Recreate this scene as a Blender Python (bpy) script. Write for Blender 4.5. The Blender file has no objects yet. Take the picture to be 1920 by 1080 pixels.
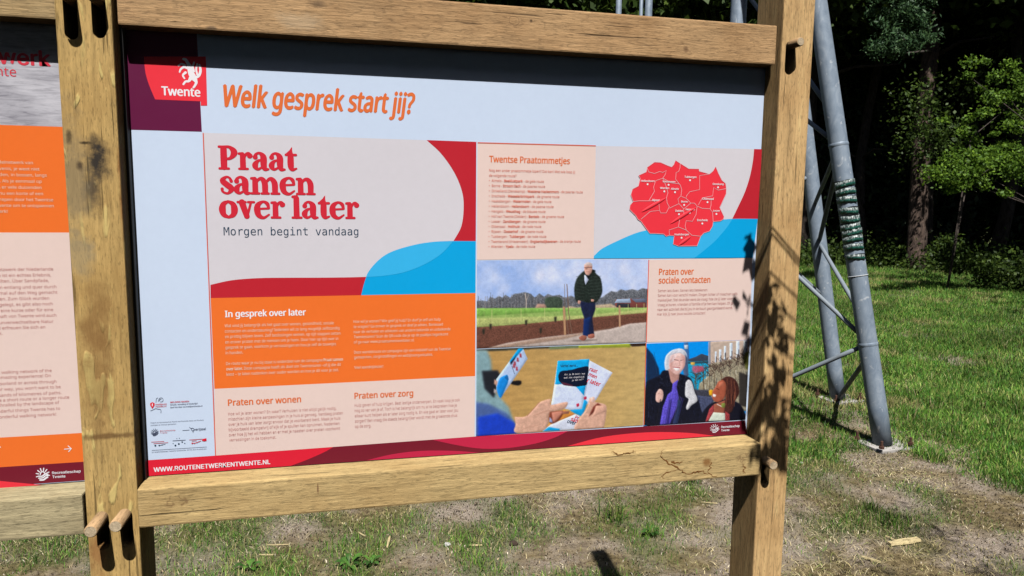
import bpy, bmesh, math, random, os
import numpy as np
from mathutils import Vector, Matrix
random.seed(7); rng = np.random.default_rng(7)
SC = bpy.context.scene
COL = SC.collection

# ------------------------------------------------------------------ camera
F_PX = 1349.2
CAM = Vector((0.0, 0.0, 1.6))
def cam_axes(yaw=0.2337991, pitch=-0.12121369, roll=0.01136123):
    cy, sy, cp, sp = math.cos(yaw), math.sin(yaw), math.cos(pitch), math.sin(pitch)
    f = Vector((sy*cp, cy*cp, sp)); r = Vector((cy, -sy, 0)); u = r.cross(f)
    cr, sr = math.cos(roll), math.sin(roll)
    return r*cr+u*sr, f, -r*sr+u*cr
RX, FW, UP = cam_axes()
cd = bpy.data.cameras.new('camera'); cam = bpy.data.objects.new('camera', cd); COL.objects.link(cam)
cam.matrix_world = Matrix(((RX.x, UP.x, -FW.x, CAM.x), (RX.y, UP.y, -FW.y, CAM.y), (RX.z, UP.z, -FW.z, CAM.z), (0, 0, 0, 1)))
cd.sensor_width = 36.0; cd.lens = F_PX/1920*36.0; cd.clip_start = 0.05; cd.clip_end = 400
SC.camera = cam

# ------------------------------------------------------------------ sun, sky, exposure
SUN_EL, SUN_AZ = math.radians(58.0), math.radians(7.0)        # azimuth: how far left of straight behind the viewer
TO_SUN = Vector((-math.sin(SUN_AZ)*math.cos(SUN_EL), -math.cos(SUN_AZ)*math.cos(SUN_EL), math.sin(SUN_EL)))
sd = bpy.data.lights.new('sun', 'SUN'); sd.energy = 5.0; sd.angle = math.radians(0.53); sd.color = (1.0, 0.98, 0.94)
sun = bpy.data.objects.new('sun', sd); COL.objects.link(sun)
sun.rotation_euler = TO_SUN.to_track_quat('Z', 'Y').to_euler()
W = bpy.data.worlds.new('World'); SC.world = W; W.use_nodes = True
wn = W.node_tree.nodes; wn.clear()
sky = wn.new('ShaderNodeTexSky'); sky.sky_type = 'NISHITA'; sky.sun_disc = False
sky.sun_elevation = SUN_EL; sky.sun_rotation = math.atan2(TO_SUN.x, TO_SUN.y)
bg = wn.new('ShaderNodeBackground'); bg.inputs['Strength'].default_value = 0.05
wo = wn.new('ShaderNodeOutputWorld')
W.node_tree.links.new(sky.outputs[0], bg.inputs[0]); W.node_tree.links.new(bg.outputs[0], wo.inputs[0])
SC.view_settings.view_transform = 'Standard'; SC.view_settings.look = 'None'
SC.view_settings.exposure = 0.23; SC.view_settings.gamma = 1.0; SC.view_settings.use_curve_mapping = False
SC.render.engine = 'CYCLES'; SC.cycles.use_denoising = True
SC.cycles.max_bounces = 6; SC.cycles.diffuse_bounces = 0; SC.cycles.transparent_max_bounces = 4

# ------------------------------------------------------------------ helpers
def ray(x, y):                                   # direction through a point of the 1920x1080 photograph
    return RX*(x-960)+UP*(540-y)+FW*F_PX
def on_y(x, y, Y):                               # where it meets the vertical plane Y
    d = ray(x, y); return CAM+d*(Y/d.y)
def on_ground(x, y, z=0.0):
    d = ray(x, y); return CAM+d*((z-CAM.z)/d.z)
def at_depth(x, y, D):
    return CAM+ray(x, y)*(D/F_PX)
def depth_of(p): return (p-CAM).dot(FW)

def srgb(c):
    c = np.asarray(c, dtype=float)/255.0
    return np.where(c <= 0.04045, c/12.92, ((c+0.055)/1.055)**2.4)
PRINT_E = np.array([0.98, 0.96, 0.93])           # light a print on the board receives; print colours are read through it
def ink(c, k=1.0): return tuple(np.clip(srgb(c)/PRINT_E*k, 0.004, 0.9))

MATS = {}
def new_mat(name):
    m = bpy.data.materials.new(name); m.use_nodes = True
    nt = m.node_tree; b = nt.nodes.get('Principled BSDF'); return m, nt, b
def node(nt, t, **kw):
    n = nt.nodes.new(t)
    for k, v in kw.items(): setattr(n, k, v)
    return n
def setin(n, **kw):
    for k, v in kw.items(): n.inputs[k.replace('_', ' ')].default_value = v
def L(nt, a, b): nt.links.new(a, b)
def mapping(nt, scale, loc=(0, 0, 0), rot=(0, 0, 0), coord='Object'):
    tc = node(nt, 'ShaderNodeTexCoord'); mp = node(nt, 'ShaderNodeMapping')
    mp.inputs['Scale'].default_value = scale; mp.inputs['Location'].default_value = loc; mp.inputs['Rotation'].default_value = rot
    L(nt, tc.outputs[coord], mp.inputs['Vector']); return mp.outputs[0]
def noise(nt, vec, scale, detail=4, rough=0.55, dist=0.0):
    n = node(nt, 'ShaderNodeTexNoise'); setin(n, Scale=scale, Detail=detail, Roughness=rough, Distortion=dist)
    L(nt, vec, n.inputs['Vector']); return n.outputs['Fac']
def ramp(nt, fac, stops, interp='LINEAR'):
    r = node(nt, 'ShaderNodeValToRGB'); r.color_ramp.interpolation = interp
    e = r.color_ramp.elements
    while len(e) > 1: e.remove(e[-1])
    e[0].position = stops[0][0]; e[0].color = tuple(stops[0][1])+(1,)
    for p, c in stops[1:]:
        k = e.new(p); k.color = tuple(c)+(1,)
    L(nt, fac, r.inputs[0]); return r.outputs[0]
def g3(v): return (v, v, v)
def mix(nt, fac, a, b, mode='MIX'):
    m = node(nt, 'ShaderNodeMix', data_type='RGBA', blend_type=mode)
    for s, v in ((0, fac), (6, a), (7, b)):
        if isinstance(v, (int, float)): m.inputs[s].default_value = v
        elif isinstance(v, (tuple, list)): m.inputs[s].default_value = tuple(v)+(1,) if len(v) == 3 else v
        else: L(nt, v, m.inputs[s])
    return m.outputs[2]
def mth(nt, op, a, b=None):
    m = node(nt, 'ShaderNodeMath', operation=op)
    for s, v in ((0, a), (1, b)):
        if v is None: continue
        if isinstance(v, (int, float)): m.inputs[s].default_value = v
        else: L(nt, v, m.inputs[s])
    return m.outputs[0]
def bump(nt, b, h, strength=0.3, dist=0.002):
    n = node(nt, 'ShaderNodeBump'); setin(n, Strength=strength, Distance=dist)
    L(nt, h, n.inputs['Height']); L(nt, n.outputs[0], b.inputs['Normal'])
def flat(name, col, rough=0.45, spec=0.25):
    if name in MATS: return MATS[name]
    m, nt, b = new_mat(name)
    v = mapping(nt, (1, 1, 1))
    n = mth(nt, 'ADD', mth(nt, 'MULTIPLY', noise(nt, v, 2.5, 5), .6), mth(nt, 'MULTIPLY', noise(nt, v, 70, 4, .7), .4))
    c = mix(nt, n, tuple(x*0.91 for x in col), tuple(min(0.95, x*1.09) for x in col))
    rr = mth(nt, 'ADD', mth(nt, 'MULTIPLY', noise(nt, v, 9, 5, .7), .35), rough-.17); L(nt, rr, b.inputs['Roughness'])
    L(nt, c, b.inputs['Base Color'])
    b.inputs['Specular IOR Level'].default_value = spec
    MATS[name] = m; return m

def mesh_obj(name, verts, faces, mat=None, parent=None, smooth=False, origin=None):
    me = bpy.data.meshes.new(name)
    off = Vector((0, 0, 0))
    if parent is not None: off = parent_world(parent)
    elif origin is not None: off = Vector(origin)
    me.from_pydata([tuple(Vector(v)-off) for v in verts], [], faces); me.update()
    if mat: me.materials.append(mat)
    if smooth: me.polygons.foreach_set('use_smooth', [len(f) <= 4 for f in faces])
    o = bpy.data.objects.new(name, me); COL.objects.link(o)
    if parent is not None: o.parent = parent
    elif origin is not None: o.location = off
    return o
def parent_world(p):
    v = Vector(p.location)
    while p.parent: p = p.parent; v += Vector(p.location)
    return v
def thing(name, label, cat, loc=(0, 0, 0), group=None):
    o = bpy.data.objects.new(name, None); COL.objects.link(o); o.location = loc; o.empty_display_size = 0.1
    o['label'] = label; o['category'] = cat
    if group: o['group'] = group
    return o
def tag(o, label, cat, group=None):
    o['label'] = label; o['category'] = cat
    if group: o['group'] = group
    return o
def tube_vf(pts, rad, n=12, caps=True):
    pts = [Vector(p) for p in pts]; V = []; Fc = []
    if not isinstance(rad, (list, tuple)): rad = [rad]*len(pts)
    prev = None
    for i, p in enumerate(pts):
        t = (pts[min(i+1, len(pts)-1)]-pts[max(i-1, 0)]).normalized()
        a = prev if prev is not None else (Vector((0, 0, 1)) if abs(t.z) < 0.9 else Vector((1, 0, 0)))
        x = (a-t*a.dot(t)).normalized(); y = t.cross(x); prev = x
        for k in range(n):
            an = 2*math.pi*k/n; V.append(p+x*math.cos(an)*rad[i]+y*math.sin(an)*rad[i])
    for i in range(len(pts)-1):
        for k in range(n):
            a, b = i*n+k, i*n+(k+1) % n; Fc.append((a, b, b+n, a+n))
    if caps:
        Fc.append(tuple(reversed(range(n)))); Fc.append(tuple((len(pts)-1)*n+k for k in range(n)))
    return V, Fc
def join_vf(parts):
    V = []; Fc = []
    for v, f in parts:
        o = len(V); V += list(v); Fc += [tuple(i+o for i in q) for q in f]
    return V, Fc
def box_mesh(lo, hi, bev=0.004, seg=2, jitter=0.0, cuts=0, axis=0):
    bm = bmesh.new()
    bmesh.ops.create_cube(bm, size=1.0)
    for v in bm.verts:
        v.co = Vector([lo[i]+(v.co[i]+0.5)*(hi[i]-lo[i]) for i in range(3)])
    if bev: bmesh.ops.bevel(bm, geom=list(bm.edges), offset=bev, segments=seg, profile=0.6, affect='EDGES')
    return bm
def bm_obj(name, bm, mat, parent=None, smooth=False):
    off = parent_world(parent) if parent is not None else Vector((0, 0, 0))
    for v in bm.verts: v.co -= off
    me = bpy.data.meshes.new(name); bm.to_mesh(me); bm.free(); me.materials.append(mat)
    if smooth: me.polygons.foreach_set('use_smooth', [True]*len(me.polygons))
    o = bpy.data.objects.new(name, me); COL.objects.link(o)
    if parent is not None: o.parent = parent
    return o

# ------------------------------------------------------------------ ground
def vnoise(x, y, s, seed=0):                      # smooth value noise in numpy
    x = np.asarray(x)/s+seed*17.3; y = np.asarray(y)/s+seed*9.1
    xi = np.floor(x).astype(np.int64); yi = np.floor(y).astype(np.int64); fx = x-xi; fy = y-yi
    fx = fx*fx*(3-2*fx); fy = fy*fy*(3-2*fy)
    def h(a, b):
        n = (a*374761393+b*668265263+seed*1442695) & 0x7fffffff
        n = ((n ^ (n >> 13))*1274126177) & 0x7fffffff
        return (n ^ (n >> 16)) % 65536/65536.0
    return (h(xi, yi)*(1-fx)+h(xi+1, yi)*fx)*(1-fy)+(h(xi, yi+1)*(1-fx)+h(xi+1, yi+1)*fx)*fy
def gz(x, y):
    x = np.asarray(x, float); y = np.asarray(y, float)
    near = np.clip(1-np.hypot(x-1, y-2)/12, 0, 1)
    return 0.035*(vnoise(x, y, 0.9, 1)-0.5)*np.clip(np.hypot(x, y)/4, 0.2, 1)+0.018*(vnoise(x, y, 0.22, 2)-0.5)+0.2*(vnoise(x, y, 7, 3)-0.5)*(1-near)*0.6

G = [on_ground(*p) for p in ((1735, 835), (1920, 905), (1500, 640), (1480, 770))]
def green(x, y):                                   # 0 bare .. 1 lush, from what grows where
    x = np.asarray(x, float); y = np.asarray(y, float)
    # the path edge runs from near the mast foot out to the lower right
    a, b = G[0], G[1]
    nx, ny = -(b.y-a.y), (b.x-a.x); ln = math.hypot(nx, ny); nx /= ln; ny /= ln
    d = (x-a.x)*nx+(y-a.y)*ny
    d2 = (y-(4.75+0.0*x))
    lush = np.clip(0.5+(d+(vnoise(x, y, .5, 4)-.5)*.5)/0.5, 0, 1)*np.clip((x-2.9)/0.5, 0, 1)
    lush = np.maximum(lush, np.clip(0.5+(d2+(vnoise(x, y, .6, 5)-.5)*.7)/0.6, 0, 1))
    thin = np.clip(vnoise(x, y, .26, 6)*2.2-.95, 0, 1)*0.8
    left = np.clip((0.6-x)/0.6, 0, 1)*.8*np.clip(vnoise(x, y, .2, 8)*2.6-.8, 0, 1)*0.9
    worn = np.clip(vnoise(x, y, .75, 9)*2-.95, 0, 1)
    return np.clip(np.maximum(lush*(0.55+0.45*vnoise(x, y, .4, 7))*(1-.75*worn*np.clip((9-y)/3, 0, 1)), np.maximum(thin, left)), 0, 1)

nx_, ny_ = 260, 260
gx = np.concatenate([np.linspace(-80, -4, 30), np.linspace(-3.8, 8, 220), np.linspace(8.4, 90, 40)])
gy = np.concatenate([np.linspace(-60, 0, 20), np.linspace(.2, 9, 200), np.linspace(9.3, 140, 60)])
GX, GY = np.meshgrid(gx, gy); GZ = gz(GX, GY)
verts = np.stack([GX, GY, GZ], -1).reshape(-1, 3)
nc, nr = len(gx), len(gy)
idx = np.arange(nc*nr).reshape(nr, nc)
faces = np.stack([idx[:-1, :-1], idx[:-1, 1:], idx[1:, 1:], idx[1:, :-1]], -1).reshape(-1, 4)
me = bpy.data.meshes.new('ground'); me.from_pydata(verts.tolist(), [], faces.tolist())
ca = me.color_attributes.new('grow', 'FLOAT_COLOR', 'POINT')
gr = green(GX, GY).reshape(-1)
cc = np.stack([gr, gr, gr, np.ones_like(gr)], -1).astype(np.float32); ca.data.foreach_set('color', cc.ravel())
me.polygons.foreach_set('use_smooth', [True]*len(me.polygons))
m, nt, b = new_mat('soil')
at = node(nt, 'ShaderNodeAttribute', attribute_name='grow')
v = mapping(nt, (1, 1, 1))
n1 = noise(nt, v, 2.2, 6, .6); n2 = noise(nt, v, 26, 6, .7, .3); n3 = noise(nt, v, 120, 4, .75)
sand = ramp(nt, n3, [(.3, (.16, .12, .09)), (.5, (.39, .315, .25)), (.68, (.60, .51, .42))])
straw = ramp(nt, n2, [(.3, (.06, .045, .022)), (.5, (.22, .165, .085)), (.7, (.42, .33, .19))])
sc1 = mix(nt, ramp(nt, n1, [(.42, g3(0)), (.58, g3(1))]), sand, straw)
sc1 = mix(nt, ramp(nt, noise(nt, v, 9, 5, .6), [(.55, g3(0)), (.7, g3(.6))]), sc1, (.2, .15, .10))
gcol = ramp(nt, n2, [(.3, (.04, .065, .015)), (.7, (.15, .19, .05))])
c = mix(nt, mth(nt, 'MULTIPLY', at.outputs['Fac'], 0.9), sc1, gcol)
L(nt, c, b.inputs['Base Color']); b.inputs['Roughness'].default_value = 0.95; b.inputs['Specular IOR Level'].default_value = 0.1
bump(nt, b, mth(nt, 'ADD', mth(nt, 'MULTIPLY', n2, 2.0), n3), 0.9, 0.012)
me.materials.append(m)
go = bpy.data.objects.new('ground', me); COL.objects.link(go); go['kind'] = 'structure'

# grass blades, straw and clover: nobody could count them
def blades(name, N, sampler, hrange, wrange, cols, label_mat, lean=0.6, flatness=0.0):
    x, y, s = sampler(N); n = len(x); z = gz(x, y)
    h = rng.uniform(hrange[0], hrange[1], n)*s; w = rng.uniform(wrange[0], wrange[1], n)*np.sqrt(s)
    az = rng.uniform(0, 2*np.pi, n); la = rng.uniform(0.1, lean, n); ld = rng.uniform(0, 2*np.pi, n)
    if flatness: la = rng.uniform(1.2, 1.5, n)
    dx, dy = np.cos(az)*w/2, np.sin(az)*w/2
    lx, ly = np.cos(ld)*np.sin(la)*h, np.sin(ld)*np.sin(la)*h; lz = np.cos(la)*h
    P = np.zeros((n, 5, 3))
    P[:, 0] = np.stack([x-dx, y-dy, z-.003], -1); P[:, 1] = np.stack([x+dx, y+dy, z-.003], -1)
    mx, my, mz = x+lx*.4, y+ly*.4, z+lz*.62
    if flatness: mz = z+.006+lz*.5
    P[:, 2] = np.stack([mx+dx*.8, my+dy*.8, mz], -1); P[:, 3] = np.stack([mx-dx*.8, my-dy*.8, mz], -1)
    P[:, 4] = np.stack([x+lx, y+ly, z+lz+(.004 if flatness else 0)], -1)
    me = bpy.data.meshes.new(name); me.vertices.add(n*5); me.vertices.foreach_set('co', P.reshape(-1).astype(np.float32))
    base = (np.arange(n)*5)[:, None]
    q = (base+np.array([0, 1, 2, 3])[None]); t = (base+np.array([3, 2, 4])[None])
    loops = np.concatenate([q.ravel(), t.ravel()])
    me.loops.add(len(loops)); me.loops.foreach_set('vertex_index', loops.astype(np.int32))
    me.polygons.add(2*n)
    st = np.concatenate([np.arange(n)*4, n*4+np.arange(n)*3]); me.polygons.foreach_set('loop_start', st.astype(np.int32))
    me.update(calc_edges=True)
    ca = me.color_attributes.new('tint', 'FLOAT_COLOR', 'POINT')
    k = rng.random((n, 1)); pick = rng.integers(0, len(cols), n); patch = (.55+.75*vnoise(x, y, .35, 21)*1.0+.25*vnoise(x, y, 1.4, 22))[:, None]; dry = (vnoise(x, y, .55, 23) > .72)[:, None]; base_c = np.array(cols)[pick]*(0.55+0.8*k)*patch; base_c = np.where(dry & (rng.random((n, 1)) < .6), base_c*.3+np.array([[.38, .31, .14]])*(.6+.6*k), base_c)
    C = np.repeat(np.concatenate([base_c, np.ones((n, 1))], 1)[:, None], 5, 1).astype(np.float32)
    ca.data.foreach_set('color', C.ravel())
    me.materials.append(label_mat)
    o = bpy.data.objects.new(name, me); COL.objects.link(o); o['kind'] = 'stuff'; return o
def leafy(name, attr=None, col=(.05, .1, .02), trans=0.3, rough=0.55, var=True):
    m, nt, b = new_mat(name); out = nt.nodes.get('Material Output')
    if attr:
        a = node(nt, 'ShaderNodeAttribute', attribute_name=attr); c = a.outputs['Color']
    else:
        ge = node(nt, 'ShaderNodeNewGeometry'); oi = node(nt, 'ShaderNodeObjectInfo')
        r = mth(nt, 'FRACT', mth(nt, 'ADD', ge.outputs['Random Per Island'], oi.outputs['Random']))
        c = ramp(nt, r, [(0, tuple(x*.5 for x in col)), (.5, col), (1, (col[0]*1.9, col[1]*1.6, col[2]*1.3))])
    L(nt, c, b.inputs['Base Color']); b.inputs['Roughness'].default_value = rough; b.inputs['Specular IOR Level'].default_value = 0.3
    t = node(nt, 'ShaderNodeBsdfTranslucent'); L(nt, c, t.inputs[0])
    ms = node(nt, 'ShaderNodeMixShader'); ms.inputs[0].default_value = trans
    L(nt, b.outputs[0], ms.inputs[1]); L(nt, t.outputs[0], ms.inputs[2]); L(nt, ms.outputs[0], out.inputs[0]); return m
BLADE = leafy('grass_blade', 'tint', trans=0.25)
STRAW = leafy('dry_straw', 'tint', trans=0.1, rough=.7)
def samp_near(N):
    x = rng.uniform(-1.6, 5.4, N); y = rng.uniform(2.2, 5.6, N)
    g = green(x, y); keep = rng.random(N) < g*0.95+0.05
    return x[keep], y[keep], (0.5+0.75*g[keep])
def samp_far(N):
    d = rng.uniform(4.8, 21, N); a = rng.uniform(math.radians(27), math.radians(52), N)
    x, y = d*np.sin(a), d*np.cos(a); g = green(x, y); keep = (rng.random(N) < g) & (y > 3)
    return x[keep], y[keep], (0.8+0.05*d[keep])*(0.55+.6*g[keep])
def samp_straw(N):
    x = rng.uniform(-1.6, 5.6, N); y = rng.uniform(2.2, 6.2, N)
    k = vnoise(x, y, .28, 11)*vnoise(x, y, .8, 12); keep = (rng.random(N) < np.clip(k*3-.35, 0.05, 1))*(rng.random(N) < 1.0) > 0
    return x[keep], y[keep], np.ones(keep.sum())
GREENS = [(.13, .29, .035), (.085, .23, .03), (.20, .36, .055), (.33, .38, .10), (.06, .17, .025)]
blades('grass_near', 220000, samp_near, (.02, .05), (.002, .004), GREENS+[(.45, .38, .18)], BLADE, 1.2)
blades('grass_meadow', 330000, samp_far, (.03, .065), (.0045, .008), GREENS, BLADE, 1.25)
blades('dry_grass', 150000, samp_straw, (.02, .055), (.002, .004), [(.55, .45, .25), (.42, .34, .17), (.66, .57, .37), (.2, .15, .08), (.28, .3, .09)], STRAW, 1.0, 1.0)

def samp_tuft(N):
    m_ = N//55; cx = rng.uniform(1.2, 9.5, m_); cy = rng.uniform(2.6, 11, m_); ok = (green(cx, cy) > .25)&(rng.random(m_) < .3+.7*vnoise(cx, cy, .9, 51)); cx, cy = cx[ok], cy[ok]
    x = np.repeat(cx, 55)+rng.normal(size=len(cx)*55)*.028; y = np.repeat(cy, 55)+rng.normal(size=len(cx)*55)*.028
    return x, y, np.repeat(rng.uniform(.6, 1.3, len(cx)), 55)
blades('grass_tufts', 55*1100, samp_tuft, (.05, .12), (.003, .006), GREENS+[(.45, .40, .2)], BLADE, .8)
def samp_litter(N):
    x = rng.uniform(-1.6, 5.0, N); y = rng.uniform(2.2, 5.4, N); keep = rng.random(N) < .25+.75*vnoise(x, y, .4, 33)
    return x[keep], y[keep], np.ones(keep.sum())
blades('ground_litter', 60000, samp_litter, (.006, .02), (.003, .007), [(.12, .08, .05), (.2, .14, .08), (.35, .27, .16), (.5, .43, .33), (.05, .035, .025)], STRAW, 1.0, 1.0)
# ------------------------------------------------------------------ oak
def oak(name, base, grain, loc, dark=0.55, light=1.25, stains=(), fine=1.0, green_tint=0.0, seed=0.0, rays=0.0, check=0.25):
    """base: linear colour; grain: axis index the fibres run along; stains: (centre, radii, colour, strength, kind)"""
    m, nt, b = new_mat(name)
    sc = [1.0]*3; sc[grain] = 0.10
    off = (seed*3.1, seed*1.7, seed*2.3)
    v = mapping(nt, tuple(sc), off)
    warp = noise(nt, mapping(nt, tuple(0.35 if i == grain else 1.0 for i in range(3)), off), 5, 3)
    fib = mth(nt, 'ADD', mth(nt, 'MULTIPLY', noise(nt, v, 210*fine, 6, .8, .2), .62), mth(nt, 'MULTIPLY', noise(nt, v, 70*fine, 4, .6, .6), .38))
    broad = noise(nt, v, 16, 5, .6, 1.6)
    wv = node(nt, 'ShaderNodeTexNoise'); setin(wv, Scale=34, Detail=3, Roughness=.5, Distortion=2.2); L(nt, v, wv.inputs['Vector'])
    blot = noise(nt, mapping(nt, (1, 1, 1), off), 7, 5, .6)
    c = ramp(nt, broad, [(.25, tuple(x*dark*1.15 for x in base)), (.5, base), (.75, tuple(min(.8, x*light) for x in base))])
    c = mix(nt, .68, c, ramp(nt, fib, [(.36, tuple(x*.36 for x in base)), (.46, tuple(x*.82 for x in base)), (.54, tuple(x*1.05 for x in base)), (.64, tuple(min(.85, x*1.5) for x in base))]))
    c = mix(nt, ramp(nt, blot, [(.45, g3(0)), (.7, g3(.4))]), c, tuple(x*y for x, y in zip(base, (.62, .5, .38))))
    pore = noise(nt, mapping(nt, tuple(.22 if i == grain else 1.0 for i in range(3)), off), 330, 2, .5)
    c = mix(nt, ramp(nt, pore, [(.35, g3(.42)), (.42, g3(0))]), c, tuple(x*.3 for x in base))
    line = ramp(nt, wv.outputs['Fac'], [(.47, g3(0)), (.495, g3(1)), (.51, g3(0))])
    c = mix(nt, mth(nt, 'MULTIPLY', line, check), c, tuple(x*.3 for x in base))
    crack = noise(nt, mapping(nt, tuple(.045 if i == grain else 1.5 for i in range(3)), off), 100, 3, .5, .35)
    ck = ramp(nt, crack, [(.30, g3(.9)), (.345, g3(0))])
    c = mix(nt, mth(nt, 'MULTIPLY', ck, .75), c, tuple(x*.16 for x in base))
    h = mth(nt, 'SUBTRACT', fib, mth(nt, 'MULTIPLY', ck, .8))
    if rays:                                                  # pale medullary flecks running askew to the grain
        rot = (0, math.radians(28), 0)
        rs = tuple(16 if i == grain else 46 for i in range(3))
        rn = noise(nt, mapping(nt, tuple(.30 if i == grain else 1.2 for i in range(3)), off, rot), 38, 2, .45, .8)
        rr = ramp(nt, rn, [(.60, g3(0)), (.67, g3(1))])
        c = mix(nt, mth(nt, 'MULTIPLY', rr, rays), c, tuple(min(.8, x*1.75) for x in base))
        h = mth(nt, 'ADD', h, mth(nt, 'MULTIPLY', rr, .5))
    for cen, rad, colr, amt, kind in stains:
        tc = node(nt, 'ShaderNodeTexCoord'); vs = node(nt, 'ShaderNodeVectorMath', operation='SUBTRACT')
        L(nt, tc.outputs['Object'], vs.inputs[0]); vs.inputs[1].default_value = tuple(Vector(cen)-Vector(loc))
        vm = node(nt, 'ShaderNodeVectorMath', operation='DIVIDE'); L(nt, vs.outputs[0], vm.inputs[0]); vm.inputs[1].default_value = rad
        ln = node(nt, 'ShaderNodeVectorMath', operation='LENGTH'); L(nt, vm.outputs[0], ln.inputs[0])
        nn = noise(nt, mapping(nt, (1, 1, 1), off), 30, 5, .65)
        dd = mth(nt, 'ADD', ln.outputs['Value'], mth(nt, 'MULTIPLY', mth(nt, 'SUBTRACT', nn, .5), 1.8))
        if kind == 'blob': f = ramp(nt, dd, [(.35, g3(1)), (1.0, g3(0))])
        elif kind == 'ring': f = ramp(nt, dd, [(.86, g3(0)), (.95, g3(1)), (1.04, g3(0))])
        else:                                                # 'vein': a contour line wandering inside the ellipse
            n2 = noise(nt, mapping(nt, (1, 1, 1), off), 13, 4, .6)
            f0 = ramp(nt, n2, [(.462, g3(0)), (.49, g3(1)), (.497, g3(.25)), (.54, g3(0))])
            f = mth(nt, 'MULTIPLY', f0, ramp(nt, ln.outputs['Value'], [(.7, g3(1)), (1, g3(0))]))
        c = mix(nt, mth(nt, 'MULTIPLY', f, amt), c, colr)
    L(nt, c, b.inputs['Base Color']); b.inputs['Roughness'].default_value = .72; b.inputs['Specular IOR Level'].default_value = .2
    bump(nt, b, h, .8, .003)
    return m

# ------------------------------------------------------------------ the information board
YP, YF, YBK = 1.45, 1.395, 1.497                 # panel face, post front, post back
Y_LOW, Y_TOP = 1.387, 1.412                      # fronts of the lower and the upper rails
X_L0, X_L1 = -.3300*YF, -.2676*YF                # post between the two panels
X_R0, X_R1 = .6500*YF, .7065*YF                  # right post
X_R0 = .911
Z_BOT = CAM.z-.3685*YP                           # upper face of the lower rails
Z_LOWB = CAM.z-.4385*Y_LOW
Z_TOPB = CAM.z+.2080*Y_TOP; Z_TOPT = CAM.z+.2655*Y_TOP
POST_TOP = 2.40
ORG = Vector((.27, 1.44, 0))
board = thing('information_board', 'oak post-and-rail information board with printed walking route panels, in front of the steel mast', 'information board', ORG)

def wpt(x, y, Y=YF): return on_y(x, y, Y)
OAK_L = (.57, .375, .14); OAK_R = (.66, .425, .195); OAK_T = (.51, .315, .155); OAK_B = (.57, .405, .185)
post_l_mat = oak('oak_left_post', OAK_L, 2, ORG, dark=.75, seed=1, rays=.5, check=.12, stains=[
    (wpt(180, 297), (.024, .06, .050), (.03, .026, .024), .97, 'blob'), (wpt(174, 355), (.020, .06, .05), (.05, .04, .034), .85, 'blob'),
    (wpt(142, 330), (.03, .06, .14), (.25, .19, .11), .7, 'blob'), (wpt(130, 255), (.006, .06, .02), (.06, .04, .02), .8, 'blob'), (wpt(150, 310), (.008, .06, .012), (.05, .03, .02), .8, 'blob'), (wpt(160, 268), (.012, .05, .004), (.03, .02, .01), .9, 'blob'),
    (wpt(228, 360), (.006, .05, .10), (.26, .09, .025), .7, 'blob'), (wpt(180, 600), (.03, .05, .09), (.28, .15, .05), .7, 'blob'),
    (wpt(205, 818), (.06, .05, .007), (.15, .08, .03), .8, 'blob'), (wpt(185, 720), (.03, .05, .12), (.24, .12, .04), .5, 'blob'),
    (wpt(185, 1030), (.02, .05, .06), (.26, .09, .03), .6, 'blob'),
    (wpt(150, 480), (.03, .05, .05), (.33, .27, .17), .5, 'blob')])
post_r_mat = oak('oak_right_post', OAK_R, 2, ORG, dark=.8, seed=4, fine=.75, check=.5, stains=[
    (wpt(1458, 192), (.003, .05, .004), (.12, .04, .02), .9, 'blob'), (wpt(1452, 298), (.004, .05, .004), (.12, .04, .02), .9, 'blob')])
post_side_mat = post_r_mat
top_mat = oak('oak_top_rail', OAK_T, 0, ORG, dark=.7, seed=7, check=.45, stains=[
    (wpt(595, 8, Y_TOP), (.022, .06, .009), (.16, .10, .055), .8, 'blob'), (wpt(965, 39, Y_TOP), (.012, .06, .008), (.12, .07, .04), .8, 'ring'),
    (wpt(996, 39, Y_TOP), (.004, .06, .004), (.06, .035, .02), .9, 'blob'), (wpt(1286, 92, Y_TOP), (.009, .06, .010), (.15, .08, .04), .75, 'blob'),
    (wpt(240, 25, Y_TOP), (.012, .06, .006), (.30, .13, .07), .6, 'ring'), (wpt(395, 52, Y_TOP), (.012, .06, .004), (.1, .07, .05), .7, 'blob'),
    (wpt(560, 40, Y_TOP), (.05, .06, .02), (.52, .39, .25), .5, 'blob')])
low_mat = oak('oak_lower_rail', OAK_B, 0, ORG, dark=.8, seed=11, check=.10, stains=[
    (wpt(1325, 866, Y_LOW), (.014, .02, .013), (.24, .10, .025), .8, 'blob'),
    (wpt(330, 940, Y_LOW), (.03, .02, .014), (.22, .13, .06), .8, 'vein'),
    (wpt(596, 918, Y_LOW), (.002, .02, .014), (.2, .1, .05), .9, 'blob'), (wpt(1395, 860, Y_LOW), (.02, .02, .03), (.14, .07, .035), .6, 'vein')])
left_low_mat = oak('oak_left_lower_rail', (.47, .39, .23), 0, ORG, dark=.85, seed=14, check=.2)
left_top_mat = oak('oak_left_top_rail', (.48, .34, .17), 0, ORG, dark=.8, seed=17, check=.3)
peg_mat = oak('peg_beech', (.56, .36, .19), 1, ORG, dark=.8, seed=20, check=.1)
peg_end = oak('peg_end_grain', (.58, .46, .31), 1, ORG, dark=.85, seed=21, check=.0)

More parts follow.
